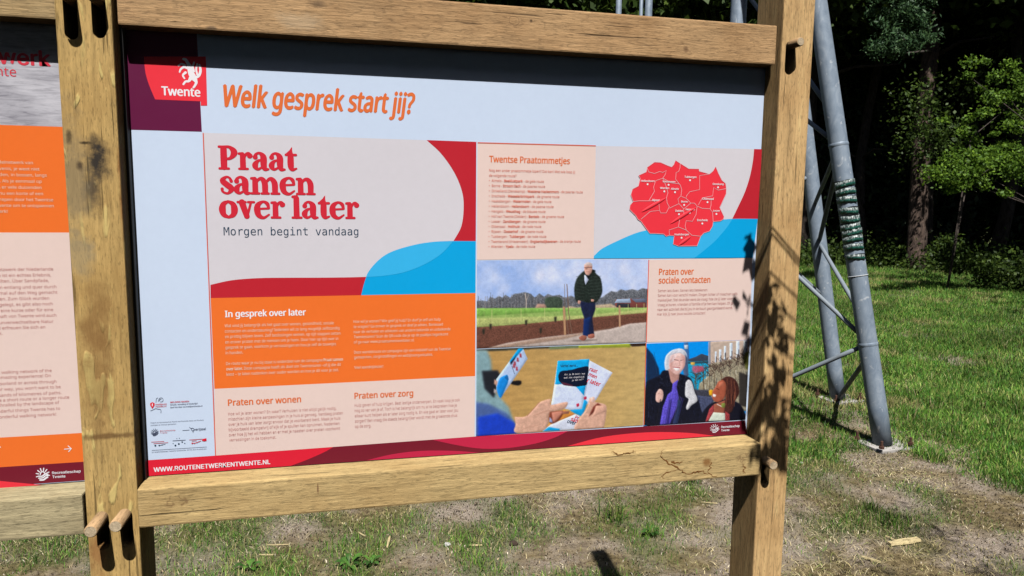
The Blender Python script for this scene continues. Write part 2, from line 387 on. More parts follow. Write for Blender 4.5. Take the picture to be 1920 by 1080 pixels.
def slot_cutter(bm, xc, z0, z1, w, y0, y1):
    r = w/2; pts = []
    for k in range(9): a = math.pi*k/8; pts.append((xc+r*math.cos(a), z1-r+r*math.sin(a)))
    for k in range(9): a = math.pi+math.pi*k/8; pts.append((xc+r*math.cos(a), z0+r+r*math.sin(a)))
    vs = [bm.verts.new((x, y0, z)) for x, z in pts]; f = bm.faces.new(vs)
    e = bmesh.ops.extrude_face_region(bm, geom=[f])
    for g in e['geom']:
        if isinstance(g, bmesh.types.BMVert): g.co.y = y1
def make_post(x0, x1, z1, mat, slots, groove=None):
    bm = box_mesh((x0, YF, -.25), (x1, YBK, z1), .0035, 2)
    o = bm_obj('post', bm, mat, board)
    if slots:
        cb = bmesh.new()
        for s in slots: slot_cutter(cb, *s, YF-.02, YF+.075)
        if groove: 
            g = box_mesh(*groove, bev=0)
            tmp = bpy.data.meshes.new('t'); g.to_mesh(tmp); g.free(); cb.from_mesh(tmp); bpy.data.meshes.remove(tmp)
        bmesh.ops.recalc_face_normals(cb, faces=cb.faces)
        off = parent_world(board)
        for v in cb.verts: v.co -= off
        cm = bpy.data.meshes.new('cut'); cb.to_mesh(cm); cb.free(); co = bpy.data.objects.new('cut', cm); COL.objects.link(co)
        co.location = board.location
        bo = o.modifiers.new('b', 'BOOLEAN'); bo.object = co; bo.operation = 'DIFFERENCE'; bo.solver = 'EXACT'
        bpy.context.view_layer.update()
        dg = bpy.context.evaluated_depsgraph_get(); nm = bpy.data.meshes.new_from_object(o.evaluated_get(dg))
        o.modifiers.clear(); old = o.data; o.data = nm; bpy.data.meshes.remove(old)
        bpy.data.objects.remove(co); bpy.data.meshes.remove(cm)
        nm.name = 'post'
    return o
def zc(w, Y=YF): return CAM.z+w*Y
SLW = .0215
# slots: x centre, bottom, top, width
sl_L = [(-.3116*YF, zc(-.4645), zc(-.4130), SLW), (-.2828*YF, zc(-.4630), zc(-.4120), SLW),
        (-.3130*YF, zc(.1868), zc(.245), SLW), (-.2822*YF, zc(.1905), zc(.245), SLW)]
sl_R = [(.6675*YF, zc(.1945), zc(.2440), SLW), (.6655*YF, zc(-.4585), zc(-.4080), SLW)]
make_post(X_L0, X_L1, POST_TOP, post_l_mat, sl_L)
make_post(X_R0, X_R1, POST_TOP, post_r_mat, sl_R)
def peg(xc, zt, out, tilt=(0, 0), r=.0113):
    a = Vector((xc, YF+.05, zt-r*.9)); bq = Vector((xc+tilt[0], YF-out, zt-r*.9+tilt[1]))
    d = (bq-a).normalized()
    V, Fc = tube_vf([a, bq-d*.002, bq], [r, r, r*.86], 18)
    o = mesh_obj('peg', V, Fc, peg_mat, board, True)
    o.data.materials.append(peg_end); o.data.polygons[len(o.data.polygons)-1].material_index = 1
    o.data.polygons[len(o.data.polygons)-1].use_smooth = False
peg(sl_L[0][0], sl_L[0][2]+.002, 0.060, (-.001, 0)); peg(sl_L[1][0], sl_L[1][2]+.002, .050, (-.004, 0))
peg(sl_L[2][0], zc(.2445)+.0, .045); peg(sl_L[3][0], zc(.2445)+.0, .03)
peg(sl_R[0][0], sl_R[0][2]+.0, .030, (.004, .002), .0092); peg(sl_R[1][0], sl_R[1][2]+.0, .036, (-.004, .002), .0105)
# rails
def rail(x0, x1, y0, y1, z0, z1, mat):
    return bm_obj('rail', box_mesh((x0, y0, z0), (x1, y1, z1), .0035, 2), mat, board)
GAP = .002
rail(X_L1+.004, X_R0-GAP, Y_TOP, 1.490, Z_TOPB, Z_TOPT, top_mat)
rail(X_L1+GAP-.001, X_R0-GAP+.004-.004, Y_LOW, 1.490, Z_LOWB, Z_BOT, low_mat)
X_FAR = -1.9
rail(X_FAR+.09, X_L0-GAP, Y_TOP-.004, 1.490, CAM.z+.2095*(Y_TOP-.004), CAM.z+.268*Y_TOP, left_top_mat)
rail(X_FAR+.09, X_L0-GAP, Y_LOW, 1.490, CAM.z-.4405*Y_LOW, Z_BOT-.001, left_low_mat)
make_post(X_FAR, X_FAR+.088, POST_TOP, post_l_mat, [])
# tannin lines that ran down the face of the lower rail
stain_mat = flat('tannin_brown', (.20, .085, .025), .75, .1)
Z5 = lambda x, y: (880+x/3.69, 788+y/3.69)
def stain(P, w):
    Q = []
    for a, b2 in zip(P[:-1], P[1:]):
        for k_ in range(4): t_ = k_/4; Q.append((a[0]+(b2[0]-a[0])*t_+random.gauss(0, 5), a[1]+(b2[1]-a[1])*t_+random.gauss(0, 5)))
    Q.append(P[-1]); V = []
    for i, q in enumerate(Q):
        p0 = on_y(*Z5(*q), Y_LOW); ww = w*random.uniform(.35, 1.3)*Y_LOW/F_PX/2*max(.25, math.sin(math.pi*(i+.6)/(len(Q)+.2))**.5)
        q2 = Q[min(i+1, len(Q)-1)]; q1 = Q[max(i-1, 0)]; d = Vector((q2[0]-q1[0], 0, -(q2[1]-q1[1]))).normalized(); n_ = Vector((-d.z, 0, d.x))
        V += [Vector((p0.x, Y_LOW-.0003, p0.z))+n_*ww, Vector((p0.x, Y_LOW-.0003, p0.z))-n_*ww]
    mesh_obj('stain_line', V, [(2*i, 2*i+1, 2*i+3, 2*i+2) for i in range(len(Q)-1)], stain_mat, board)
for P, w in (([(1345, 200), (1322, 228), (1335, 262), (1370, 290), (1410, 312), (1470, 345), (1482, 365), (1530, 368), (1600, 355), (1660, 375), (1712, 390)], 3.0), ([(1460, 335), (1400, 350), (1345, 370), (1330, 385), (1350, 402)], 2.0), ([(1390, 300), (1430, 292), (1475, 288)], 4.5), ([(1600, 358), (1572, 366), (1540, 372)], 2.0), ([(1640, 352), (1668, 330), (1676, 290)], 3.0),
             ([(985, 218), (1010, 228), (1035, 242), (1062, 240)], 2.6), ([(1062, 240), (1100, 228), (1130, 215), (1146, 224)], 2.2), ([(1895, 300), (1905, 330), (1890, 352), (1908, 370)], 3.0)): stain(P, w)
# plain black strip along the panel edge beside the left post
strip_mat = flat('matte_black', (.012, .012, .013), .6)
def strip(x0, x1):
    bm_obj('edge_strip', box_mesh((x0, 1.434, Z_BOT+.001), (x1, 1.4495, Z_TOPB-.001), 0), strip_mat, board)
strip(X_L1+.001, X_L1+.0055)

# ------------------------------------------------------------------ printed panels
FD = os.path.join(bpy.utils.system_resource('DATAFILES') or '', 'fonts')
def load_font(fn):
    try: return bpy.data.fonts.load(os.path.join(FD, fn))
    except Exception: return None
SANS = load_font('NotoSansHebrew-VariableFont_wdth,wght.woff2'); 
for fn in ('NotoSansHebrew-VariableFont_wdth,wght.woff2', 'NotoSansHebrew-Regular.woff2', 'Inter.woff2'):
    if SANS is None and os.path.exists(os.path.join(FD, fn)): SANS = load_font(fn)
MONO = load_font('DejaVuSansMono.woff2'); INTER = load_font('Inter.woff2')

class Sheet:                                       # gathers flat shapes printed on one panel face
    def __init__(s, parent): s.parent = parent
    def y(s, k): return YP-.00018*k
def px(x, y): return on_y(x, y, YP)
def poly_obj(name, pts, k, mat, parent, label=None):
    V = [(p.x, YP-.00018*k, p.z) for p in (px(*q) for q in pts)]
    o = mesh_obj(name, V, [tuple(range(len(V)))], mat, parent)
    n = o.data.polygons[0].normal
    if n.y > 0: o.data.flip_normals()
    if label: o['label'] = label
    return o
def smooth_pts(P, n=6):                            # Catmull-Rom through points (tuples of any length)
    P = [np.array(p, float) for p in P]
    if len(P) < 3: return P
    Q = [2*P[0]-P[1]]+P+[2*P[-1]-P[-2]]; out = []
    for i in range(1, len(Q)-2):
        for j in range(n):
            t = j/n; a, b_, c_, d = Q[i-1], Q[i], Q[i+1], Q[i+2]
            out.append(.5*((2*b_)+(-a+c_)*t+(2*a-5*b_+4*c_-d)*t*t+(-a+3*b_-3*c_+d)*t**3))
    out.append(P[-1]); return out
def ribbon(pts, n=5, cap=True):                    # pts: (x, z, width) in panel metres -> flat verts (with a tiny rise along the stroke) and faces
    Q = smooth_pts(pts, n) if len(pts) > 2 else [np.array(p, float) for p in pts]
    V = []; Fc = []; m = len(Q)
    for i, q in enumerate(Q):
        a = Q[max(i-1, 0)]; c = Q[min(i+1, m-1)]; t = np.array([c[0]-a[0], c[1]-a[1]]); t /= (np.hypot(*t)+1e-12)
        nrm = np.array([-t[1], t[0]])*q[2]/2; e = i/m*.00002
        V += [(q[0]+nrm[0], q[1]+nrm[1], e), (q[0]-nrm[0], q[1]-nrm[1], e)]
        if i: j = len(V); Fc.append((j-4, j-3, j-1, j-2))
        if cap and i in (0, m-1):
            sg = -1 if i == 0 else 1; base = len(V)-2; mids = []
            for k in range(1, 6):
                an = math.pi*k/6; d = nrm*math.cos(an)+t*sg*q[2]/2*math.sin(an)
                V.append((q[0]+d[0], q[1]+d[1], e)); mids.append(len(V)-1)
            Fc.append(tuple([base]+mids+[base+1]))
            if i == 0:                              # keep the pair of edge points last for the next quad
                V += [V[base], V[base+1]]
    return V, Fc
def disk(x, z, r, n=12):
    return [(x+r*math.cos(2*math.pi*k/n), z+r*math.sin(2*math.pi*k/n)) for k in range(n)], [tuple(range(n))]
def flat_group(name, pieces, k, mat, parent, label=None):
    V = []; Fc = []
    for i, (v, f) in enumerate(pieces):
        o = len(V); yy = YP-.00018*k-.00003*(i % 5)
        V += [(q[0], yy-(q[2] if len(q) > 2 else 0), q[1]) for q in v]; Fc += [tuple(j+o for j in q) for q in f]
    o = mesh_obj(name, V, Fc, mat, parent)
    if label: o['label'] = label
    return o
def stroke_px(P, w, n=5, cap=True):                # centre line in photo px, width in px there
    out = []
    s = YP/F_PX
    for p in P:
        q = px(p[0], p[1]); ww = (p[2] if len(p) > 2 else w)*s*1.03
        out.append((q.x, q.z, ww))
    return ribbon(out, n, cap)

_gc = {}
def text_vf(body, font, bold=0.0):
    key = (body, font.name if font else '', bold)
    if key in _gc: return _gc[key]
    c = bpy.data.curves.new('t', 'FONT'); c.body = body; c.size = 1.0; c.resolution_u = 2
    if font: c.font = font
    o = bpy.data.objects.new('t', c)
    me = bpy.data.meshes.new_from_object(o)
    V0 = [(v.co.x, v.co.y) for v in me.vertices]; F0 = [tuple(p.vertices) for p in me.polygons]; V = []; Fc = []
    sh = [(0, 0)] if bold < .012 else [(-bold*.8, 0), (bold*.8, 0), (0, bold*.45), (0, -bold*.45)]
    for si, (dx, dz) in enumerate(sh):              # a heavier weight: the outline printed again a hair to each side
        o_ = len(V); V += [(x+dx, z+dz, si*.000006) for x, z in V0]; Fc += [tuple(i+o_ for i in f) for f in F0]
    bpy.data.objects.remove(o); bpy.data.curves.remove(c); bpy.data.meshes.remove(me)
    _gc[key] = (V, Fc); return V, Fc
def text_w(body, font, bold=0.0):
    V, _ = text_vf(body, font, bold); return max(v[0] for v in V)-min(v[0] for v in V)
def lines_obj(name, items, k, mat, parent, label=None):
    """items: (body, (x,y) left baseline px, sx, sy in metres per em, font, bold, shear)"""
    P = []
    for body, p, sx, sy, font, bold, shear in items:
        V, Fc = text_vf(body, font, bold)
        if not V: continue
        q = px(*p) if isinstance(p, tuple) else p; x0 = min(v[0] for v in V)
        P.append(([(q.x+(v[0]-x0+shear*v[1])*sx, q.z+v[1]*sy, v[2]) for v in V], Fc))
    return flat_group(name, P, k, mat, parent, label)
def fit_line(name, body, pl, xr, k, mat, parent, font=None, bold=0.0, hscale=1.0, shear=0.0, label=None):
    """one line from px point pl to px x=xr; hscale = em height relative to em width"""
    font = font or SANS
    a = px(*pl); b_ = px(xr, pl[1]); w = b_.x-a.x
    sx = w/text_w(body, font, bold); return lines_obj(name, [(body, pl, sx, sx*hscale, font, bold, shear)], k, mat, parent, label)
def para(name, rows, x, y1, y2, ref, xr, k, mat, parent, bold=0.0, em=.86, font=None, xl2=None):
    """rows of text; first baseline at (x,y1), last at (xl2 or x, y2) px; row ref reaches px xr"""
    font = font or SANS; n = len(rows); a = px(x, y1); b_ = px(xl2 if xl2 else x, y2)
    lead = (a.z-b_.z)/max(n-1, 1); sy = lead*em
    zr = a.z-lead*ref; yr = y1+(y2-y1)*ref/max(n-1, 1)
    wr = px(xr, yr).x-a.x
    def split(r): return r if isinstance(r, list) else [(r, bold)]
    full = ''.join(t for t, _ in split(rows[ref])); sx = wr/text_w(full, font, bold)
    items = []
    for i, r in enumerate(rows):
        xx = a.x
        for t, bo in split(r):
            if not t.strip(): continue
            lead_sp = len(t)-len(t.lstrip()); 
            xx += lead_sp*.26*sx
            items.append((t.strip(), Vector((xx, YP, a.z-lead*i)), sx, sy, font, bo, 0.0)); xx += text_w(t.strip(), font, bo)*sx+(len(t)-len(t.rstrip()))*.26*sx
    return lines_obj(name, items, k, mat, parent)

white_sheet = flat('print_white', ink((203, 215, 240)), .35, .3)
M_purple = flat('print_purple', ink((100, 28, 64)), .35)
M_red = flat('print_red', ink((238, 56, 68)), .35)
M_crim = flat('print_crimson', ink((190, 38, 50)), .35)
M_maroon = flat('print_maroon', ink((118, 28, 44)), .35)
M_magenta = flat('print_magenta', ink((196, 40, 72)), .35)
M_bandred = flat('print_band_red', ink((222, 36, 56)), .35)
M_cream = flat('print_pale_grey', ink((213, 206, 210)), .35)
M_pink = flat('print_pink', ink((230, 203, 192)), .35)
M_orange = flat('print_orange', ink((240, 114, 46)), .35)
M_blue = flat('print_blue', ink((0, 162, 220)), .35)
M_lblue = flat('print_light_blue', ink((56, 178, 230)), .35)
M_text = flat('print_title_orange', ink((226, 112, 58)), .35)
M_slab = flat('print_slab_red', ink((208, 42, 58)), .35)
M_navy = flat('print_navy', ink((36, 62, 84)), .35)
M_white = flat('print_lettering_white', ink((240, 232, 238)), .35)
M_body = flat('print_body_rose', ink((200, 128, 122)), .35)
M_bodyb = flat('print_body_bold', ink((222, 100, 76)), .35)
M_onor = flat('print_body_on_orange', ink((252, 202, 180)), .35)
M_dk = flat('print_small_dark', ink((84, 92, 116)), .35)
M_pk = flat('print_map_line', ink((246, 176, 180)), .35)

board_mat = flat('panel_core', (.55, .58, .62), .5)
def slab(x0, x1, z0, z1, label):
    o = bm_obj('sign_panel', box_mesh((x0, YP, z0), (x1, YP+.006, z1), .0006, 1), white_sheet, board)
    o['label'] = label; return o
PX0, PX1 = X_L1+.006, X_R0-.001
panel = slab(PX0, PX1, Z_BOT+.0005, Z_TOPB+.03, 'right panel, pale header reading Welk gesprek start jij?')
A = panel
# header blocks
poly_obj('purple_block', [(232, 20), (367, 30), (378.5, 247), (237, 243)], 1, M_purple, A)
poly_obj('logo_field', [(269.5, 106), (386, 106), (388.5, 198), (376.5, 198), (376.3, 190), (291, 186.5)]+[tuple(p) for p in smooth_pts([(291, 186.5), (281, 163), (273, 137), (269.5, 106)], 4)][1:-1], 2, M_red, A, 'red field carrying the white horse and Twente')
fit_line('lettering', 'Twente', (303, 178.2), 376, 3, M_white, A, SANS, .035, 1.12)
# rearing horse of the regional crest, as plain brush strokes
horse = [
 [(352, 118, 5), (356, 126, 8), (358, 136, 9), (362, 144, 10), (366, 150, 7)],
 [(352, 128, 4), (345, 126, 3.5), (339, 130, 3), (337, 135, 2.5)], [(348, 136, 4), (343, 141, 3), (346, 147, 2.5)],
 [(346, 122, 4), (340, 120, 3), (335, 123, 2.5)],
 [(364, 148, 7), (368, 154, 4.5), (366, 160, 3.5), (363, 164, 3.2)], [(358, 146, 6), (354, 152, 4), (348, 153, 3.2), (344, 158, 3)],
 [(366, 146, 4), (373, 142, 4), (376, 132, 4), (374, 122, 3.2)], [(370, 140, 3), (368, 130, 3), (370, 120, 2.6)], [(364, 134, 3), (362, 125, 3), (364, 117, 2.6)],
 [(352, 118, 5), (348, 112, 5), (344, 111, 4)]]
flat_group('horse_emblem', [stroke_px(s, 3) for s in horse], 3, M_white, A)
fit_line('title_lettering', 'Welk gesprek start jij?', (414, 199), 775, 2, M_text, A, SANS, .046, 1.56, .21)
# hairlines
def hair(P, w, k, mat, name='rule_line'): flat_group(name, [stroke_px(P, w, 1, False)], k, mat, A)
# main campaign field
poly_obj('pale_field', [(382, 249), (893.5, 266), (892, 550), (395, 559.5)], 1, M_cream, A)
cr = [(800, 262.7), (827, 288), (851.5, 323), (866, 358), (869.3, 388), (865, 424), (850, 452.5)]
poly_obj('red_corner', [tuple(p) for p in smooth_pts(cr, 5)]+[(892.6, 453), (893.6, 266)], 2, M_crim, A)
rb = [(394.6, 534), (434, 525.5), (483, 521.5), (540, 520.7), (597, 520.6), (651, 520), (690, 519)]
poly_obj('red_wave', [tuple(p) for p in smooth_pts(rb, 4)]+[(690, 553.5), (395, 559.5)], 2, M_crim, A)
bl = [(677, 554), (683, 530), (692, 508), (710.6, 487), (732, 473), (765, 462), (803, 454.5), (841, 452), (892.3, 452)]
poly_obj('blue_shape', [tuple(p) for p in smooth_pts(bl, 5)]+[(891.5, 550)], 3, M_blue, A)
lb = [(686, 519.5), (692, 508), (710.6, 487), (732, 473), (765, 462), (803, 454.5), (850, 452)]
lc = [(850, 452), (827, 476), (797, 495), (759, 510), (721, 516.8), (686, 519.5)]
poly_obj('light_blue_shape', [tuple(p) for p in smooth_pts(lb, 5)]+[tuple(p) for p in smooth_pts(lc, 5)][1:-1], 4, M_lblue, A)
poly_obj('orange_field', [(395, 558.8), (892, 549.3), (890.8, 705), (402, 729)], 4, M_orange, A)
poly_obj('pink_field', [(402, 729), (890.8, 705), (889.6, 818.6), (404, 855)], 4, M_pink, A)
hair([(381, 249), (404.3, 854)], 1.6, 6, M_bodyb)
hair([(894, 266.5), (891.2, 818)], 2.2, 7, white_sheet)

# slab-serif glyphs drawn as swelling strokes: x-height 1
S_ = {
 'P': (1.22, [[(.31, .14, .27), (.31, .6, .28), (.31, 1.15, .27)], [(.03, .055, .12), (.60, .055, .12)], [(.03, 1.26, .12), (.35, 1.26, .12)], [(.32, 1.26, .13), (.7, 1.24, .16), (.96, .96, .29), (.72, .64, .16), (.36, .60, .12)]]),
 'r': (.88, [[(.27, .15, .25), (.27, .80, .24)], [(.03, .055, .12), (.56, .055, .12)], [(.04, .90, .13), (.27, .91, .14)], [(.33, .62, .10), (.47, .86, .14), (.62, .92, .16), (.71, .80, .25)]]),
 'a': (1.04, [[(.17, .73, .22), (.24, .90, .14), (.46, .95, .15), (.68, .74, .27), (.69, .3, .27), (.77, .08, .20), (.98, .06, .11)], [(.66, .58, .10), (.34, .52, .15), (.15, .27, .26), (.32, .06, .15), (.64, .20, .10)]]),
 't': (.76, [[(.42, 1.30, .05), (.36, 1.1, .16), (.34, .8, .26), (.34, .28, .27), (.44, .07, .19), (.70, .13, .09)], [(.04, .90, .13), (.68, .90, .13)], [(.10, .93, .12), (.32, 1.12, .10)]]),
 's': (.86, [[(.70, .72, .17), (.60, .90, .12), (.40, .95, .13), (.17, .75, .23), (.40, .54, .26), (.70, .30, .25), (.52, .06, .14), (.33, .05, .12), (.15, .15, .12), (.13, .28, .16)]]),
 'n': (1.22, [[(.27, .15, .25), (.27, .80, .24)], [(.03, .055, .12), (.52, .055, .12)], [(.04, .90, .13), (.27, .91, .14)], [(.34, .66, .10), (.52, .86, .16), (.74, .86, .20), (.90, .62, .26), (.91, .15, .25)], [(.68, .055, .12), (1.16, .055, .12)]]),
 'm': (1.84, [[(.27, .15, .25), (.27, .80, .24)], [(.03, .055, .12), (.50, .055, .12)], [(.04, .90, .13), (.27, .91, .14)], [(.34, .66, .10), (.52, .86, .16), (.72, .86, .20), (.87, .62, .26), (.88, .15, .25)], [(.66, .055, .12), (1.10, .055, .12)],
        [(.95, .66, .10), (1.13, .86, .16), (1.33, .86, .20), (1.49, .62, .26), (1.50, .15, .25)], [(1.28, .055, .12), (1.76, .055, .12)]]),
 'e': (1.02, [[(.2, .54, .11), (.86, .57, .11)], [(.87, .60, .14), (.78, .84, .19), (.52, .95, .13), (.22, .78, .22), (.15, .5, .28), (.24, .18, .23), (.54, .04, .15), (.88, .22, .09)]]),
 'o': (1.08, [[(.52, .95, .13), (.24, .80, .22), (.15, .5, .29), (.24, .2, .22), (.52, .05, .13)], [(.52, .05, .13), (.80, .2, .22), (.89, .5, .29), (.80, .80, .22), (.52, .95, .13)]]),
 'v': (1.06, [[(.28, .90, .28), (.56, .12, .24)], [(.83, .90, .12), (.58, .10, .12)], [(.02, .92, .12), (.50, .92, .12)], [(.66, .92, .12), (1.02, .92, .12)]]),
 'l': (.66, [[(.30, .14, .26), (.30, 1.16, .25)], [(.04, .055, .12), (.60, .055, .12)], [(.07, 1.25, .13), (.32, 1.27, .15)]]),
 ' ': (.42, [])}
def slab_text(body, pl, xr, xh_px, k, mat, parent):
    tot = sum(S_[c][0] for c in body); a = px(*pl); w = px(xr, pl[1]).x-a.x
    sx = w/(tot-.06); sy = xh_px*YP/F_PX*1.03; P = []; x = a.x
    for ch in body:
        adv, st = S_[ch]
        for s in st:
            P.append(ribbon([(x+q[0]*sx, a.z+q[1]*sy, q[2]*(sx+sy)/2*(1.38 if q[2] > .19 else 1.2)) for q in s], 6))
        x += adv*sx
    flat_group('headline_lettering', P, k, mat, parent)
slab_text('Praat', (411, 317.5), 556, 30.0, 3, M_slab, A)
slab_text('samen', (413, 363.5), 590, 30.0, 3, M_slab, A)
slab_text('over later', (413, 409.0), 672, 30.0, 3, M_slab, A)
fit_line('subtitle_lettering', 'Morgen begint vandaag', (419.5, 441), 672, 3, M_navy, A, MONO, .0, 1.05)

fit_line('heading_lettering', 'In gesprek over later', (422, 594.5), 574, 6, M_white, A, SANS, .036, 1.12)
para('lettering', ['Wat vind jij belangrijk als het gaat over wonen, gezondheid, sociale', 'contacten en ondersteuning? Iedereen wil zo lang mogelijk zelfstandig',
  'en prettig blijven leven. Zelf beslissingen nemen, op tijd stappen zetten', 'en erover praten met de mensen om je heen. Door hier op tijd over in',
  'gesprek te gaan, voorkom je verrassingen en hou je zelf de touwtjes', 'in handen.', '',
  [('De route waar je nu bij staat is onderdeel van de campagne ', 0.008), ('Praat samen', .03)], [('over later.', .03), (' Deze campagne heeft als doel om Twentenaren –of jij die dit', 0.008)],
  'leest – te laten nadenken over ouder worden en hoe je dit voor je ziet.'], 421.5, 613.5, 704.5, 1, 636.5, 6, M_onor, A, .008, .98, xl2=425)
para('lettering', ['Hoe wil je wonen? Wie geef jij hulp? En durf je zelf om hulp', 'te vragen? Ga erover in gesprek en deel je advies. Benieuwd', 'naar de verhalen en adviezen van andere bekende en onbekende',
  'Twentenaren? Scan de QR-code die je op de paaltjes tegenkomt', 'of ga naar www.praatsamenoverlater.nl.', '', 'Deze wandelroute en campagne zijn een initiatief van de Twentse', 'gemeenten, zorginstellingen en welzijnsorganisaties.', '', 'Veel wandelplezier!'],
  663, 605.5, 691.5, 2, 844.5, 6, M_onor, A, .008, .98)
fit_line('heading_lettering', 'Praten over wonen', (427.5, 760.5), 565, 6, M_text, A, SANS, .032, 1.12)
fit_line('heading_lettering', 'Praten over zorg', (664.5, 747.5), 775, 6, M_text, A, SANS, .032, 1.12)
para('lettering', ['Hoe wil je later wonen? En waar? Verhuizen is niet altijd gelijk nodig,', 'misschien zijn kleine aanpassingen in je huis al genoeg. Vandaag praten', 'over je huis van later zorgt ervoor dat je voorbereid bent. Maak je huis',
  'bijvoorbeeld drempelvrij of kijk of je spullen kan opruimen. Nadenken', 'over hoe jij het wil hebben en er met je naasten over praten voorkomt', 'verrassingen in de toekomst.'], 428, 778.5, 827.5, 1, 643, 6, M_body, A, .004, .96, xl2=429.5)
para('lettering', ['Hulp geven of hulp krijgen. Best lastige onderwerpen. En vaak loop je ook', 'nog zo ver van je af. Toch is het belangrijk om nu al te bespreken hoe je', 'elkaar kunt helpen als er later zorg nodig is. En wie gaat er later voor jou',
  'zorgen? Een vraag die steeds belangrijker wordt met de groeiende druk', 'op de zorg.'], 665, 762.5, 802, 0, 862, 6, M_body, A, .004, .96)

# routes list
poly_obj('pink_field', [(895.2, 267.4), (1117.5, 273), (1113, 484.6), (894.2, 487.3)], 2, M_pink, A)
hair([(895, 267.6), (1117, 273.4)], 1.8, 4, M_bodyb)
fit_line('heading_lettering', 'Twentse Praatommetjes', (917, 304.0), 1068.5, 4, M_text, A, SANS, .030, 1.18)
rows = ['Nog een ander praatommetje lopen? Dat kan! Met wie loop jij', 'de volgende route?']
for town, nm, colr in (('Almelo', 'Beeklustpark', 'gele'), ('Borne', 'Stroom Esch', 'paarse'), ('Dinkelland (Denekamp)', 'Wasterse Hackenmors', 'paarse'), ('Enschede', 'Wesselerbrinkpark', 'groene'),
  ('Haaksbergen', 'Watermolen', 'gele'), ('Hellendoorn', 'Hellendoorn', 'paarse'), ('Hengelo', 'Weusthag', 'blauwe'), ('Hof van Twente (Delden)', 'Bentelo', 'groene'), ('Losser', 'Zandbergen', 'groene'),
  ('Oldenzaal', 'Holthuis', 'rode'), ('Rijssen', 'Oosterhof', 'groene'), ('Tubbergen', 'Tubbergen', 'rode'), ('Twenterand (Vriezenveen)', 'Engbertsdijksvenen', 'oranje'), ('Wierden', 'Ypelo', 'rode')):
    rows.append([('•  '+town+' - ', .004), (nm, .03), (' - de '+colr+' route', .004)])
para('lettering', rows, 917, 321.5, 464.5, 0, 1078, 5, M_bodyb, A, .004, .86, xl2=914.5)

# map field
poly_obj('pale_field', [(1118.2, 273.6), (1428.7, 279.8), (1410.8, 483), (1113.4, 484.6)], 2, M_cream, A)
Z2 = lambda x, y: (1110+x/5.144, 270+y/5.144)
poly_obj('red_corner', [tuple(p) for p in smooth_pts([(1413.8, 279.5), (1411.3, 303), (1405.5, 332), (1396, 361), (1384, 387), (1372.5, 411)], 5)]+[(1420.5, 411), (1428.7, 279.8)], 3, M_crim, A)
poly_obj('light_blue_shape', [(1113.2, 484.6), (1113.4, 480)]+[tuple(p) for p in smooth_pts([(1113.4, 480), (1129, 466), (1159, 451), (1188, 438.5), (1213, 431.5), (1280, 418), (1337, 413.5), (1373, 410.3), (1420.4, 410.3)], 4)][1:]+[(1411, 483.2)], 4, M_lblue, A)
poly_obj('blue_shape', [tuple(p) for p in smooth_pts([(1373, 410.3), (1363, 425.5), (1343, 449), (1324, 466), (1302, 483.5)], 4)]+[(1411, 483), (1420.4, 410.3)], 5, M_blue, A)
mp = [(447,303),(520,270),(530,225),(600,175),(660,178),(720,205),(765,222),(785,200),(803,158),(845,185),(930,238),(1028,240),(1030,262),(1130,290),(1165,260),(1190,218),(1215,280),(1250,350),(1285,380),(1292,430),(1290,480),(1228,612),(1270,700),(1265,722),(1235,742),(1165,748),(1160,790),(1130,840),(1075,858),(1045,890),(1010,982),(830,984),(780,965),(790,885),(745,880),(712,890),(690,868),(600,862),(555,862),(520,815),(470,745),(440,725),(420,690),(360,630),(365,590),(395,555),(372,490),(388,435),(445,405),(462,330)]
poly_obj('region_map', [Z2(*p) for p in mp], 7, M_red, A, 'red map of the region with thin municipal borders')
def zs(P, w): return stroke_px([Z2(*p) for p in P]+[], w, 1, False)
ml = [mp+[mp[0]], [(530,235),(545,270),(600,285),(650,265),(680,275),(715,255),(705,290),(680,330),(610,355),(590,420),(600,455),(545,548)], [(390,555),(450,548),(545,548),(640,545),(648,640),(560,650),(470,725)],
      [(680,330),(705,390),(730,470),(715,520),(722,570),(742,605),(712,665),(660,665),(648,640)], [(848,185),(845,230),(832,265),(808,275),(803,340),(850,400),(862,440),(855,500),(825,530),(835,575),(742,620)],
      [(1125,290),(1035,305),(1035,440),(940,460),(908,500),(905,525),(860,505)], [(905,525),(950,570),(985,570),(1010,600),(1060,620),(1135,625),(1160,660),(1165,748)], [(835,575),(880,625),(885,700),(845,710),(830,800),(740,830),(745,880)],
      [(830,800),(905,830),(960,880),(1045,890)], [(1010,600),(1000,680),(965,745),(905,740),(895,790),(905,830)], [(1290,430),(1215,445),(1170,420),(1160,500),(1060,520),(1020,590)], [(1145,520),(1145,590),(1135,625)], [(680,330),(760,375),(840,385)], [(885,625),(950,570)], [(885,700),(960,640)]]
flat_group('border_line', [zs(P, .9) for P in ml], 9, M_pk, A)
towns = [('Hellendoorn', 533, 388, 468, 600), ('Vriezenveen', 735, 394, 676, 800), ('Tubbergen', 942, 350, 888, 1003), ('Wierden', 694, 457, 652, 740), ('Almelo', 797, 465, 757, 832), ('Denekamp', 1212, 418, 1160, 1268),
         ('Rijssen', 609, 573, 578, 650), ('Borne', 885, 588, 856, 918), ('Oldenzaal', 1110, 561, 1060, 1168), ('Delden', 835, 677, 800, 874), ('Hengelo', 939, 663, 900, 985), ('Losser', 1196, 675, 1166, 1230), ('Enschede', 1060, 767, 1010, 1112), ('Haaksbergen', 860, 904, 793, 930)]
flat_group('town_dot', [disk(px(*Z2(x, y)).x, px(*Z2(x, y)).z, .0021) for _, x, y, _, _ in towns], 10, M_white, A)
its = []
for t, x, y, x0, x1 in towns:
    p = Z2(x0, y-24); w = px(*Z2(x1, y-24)).x-px(*p).x; s = w/text_w(t, SANS, .025); its.append((t, p, s, s*1.05, SANS, .025, 0))
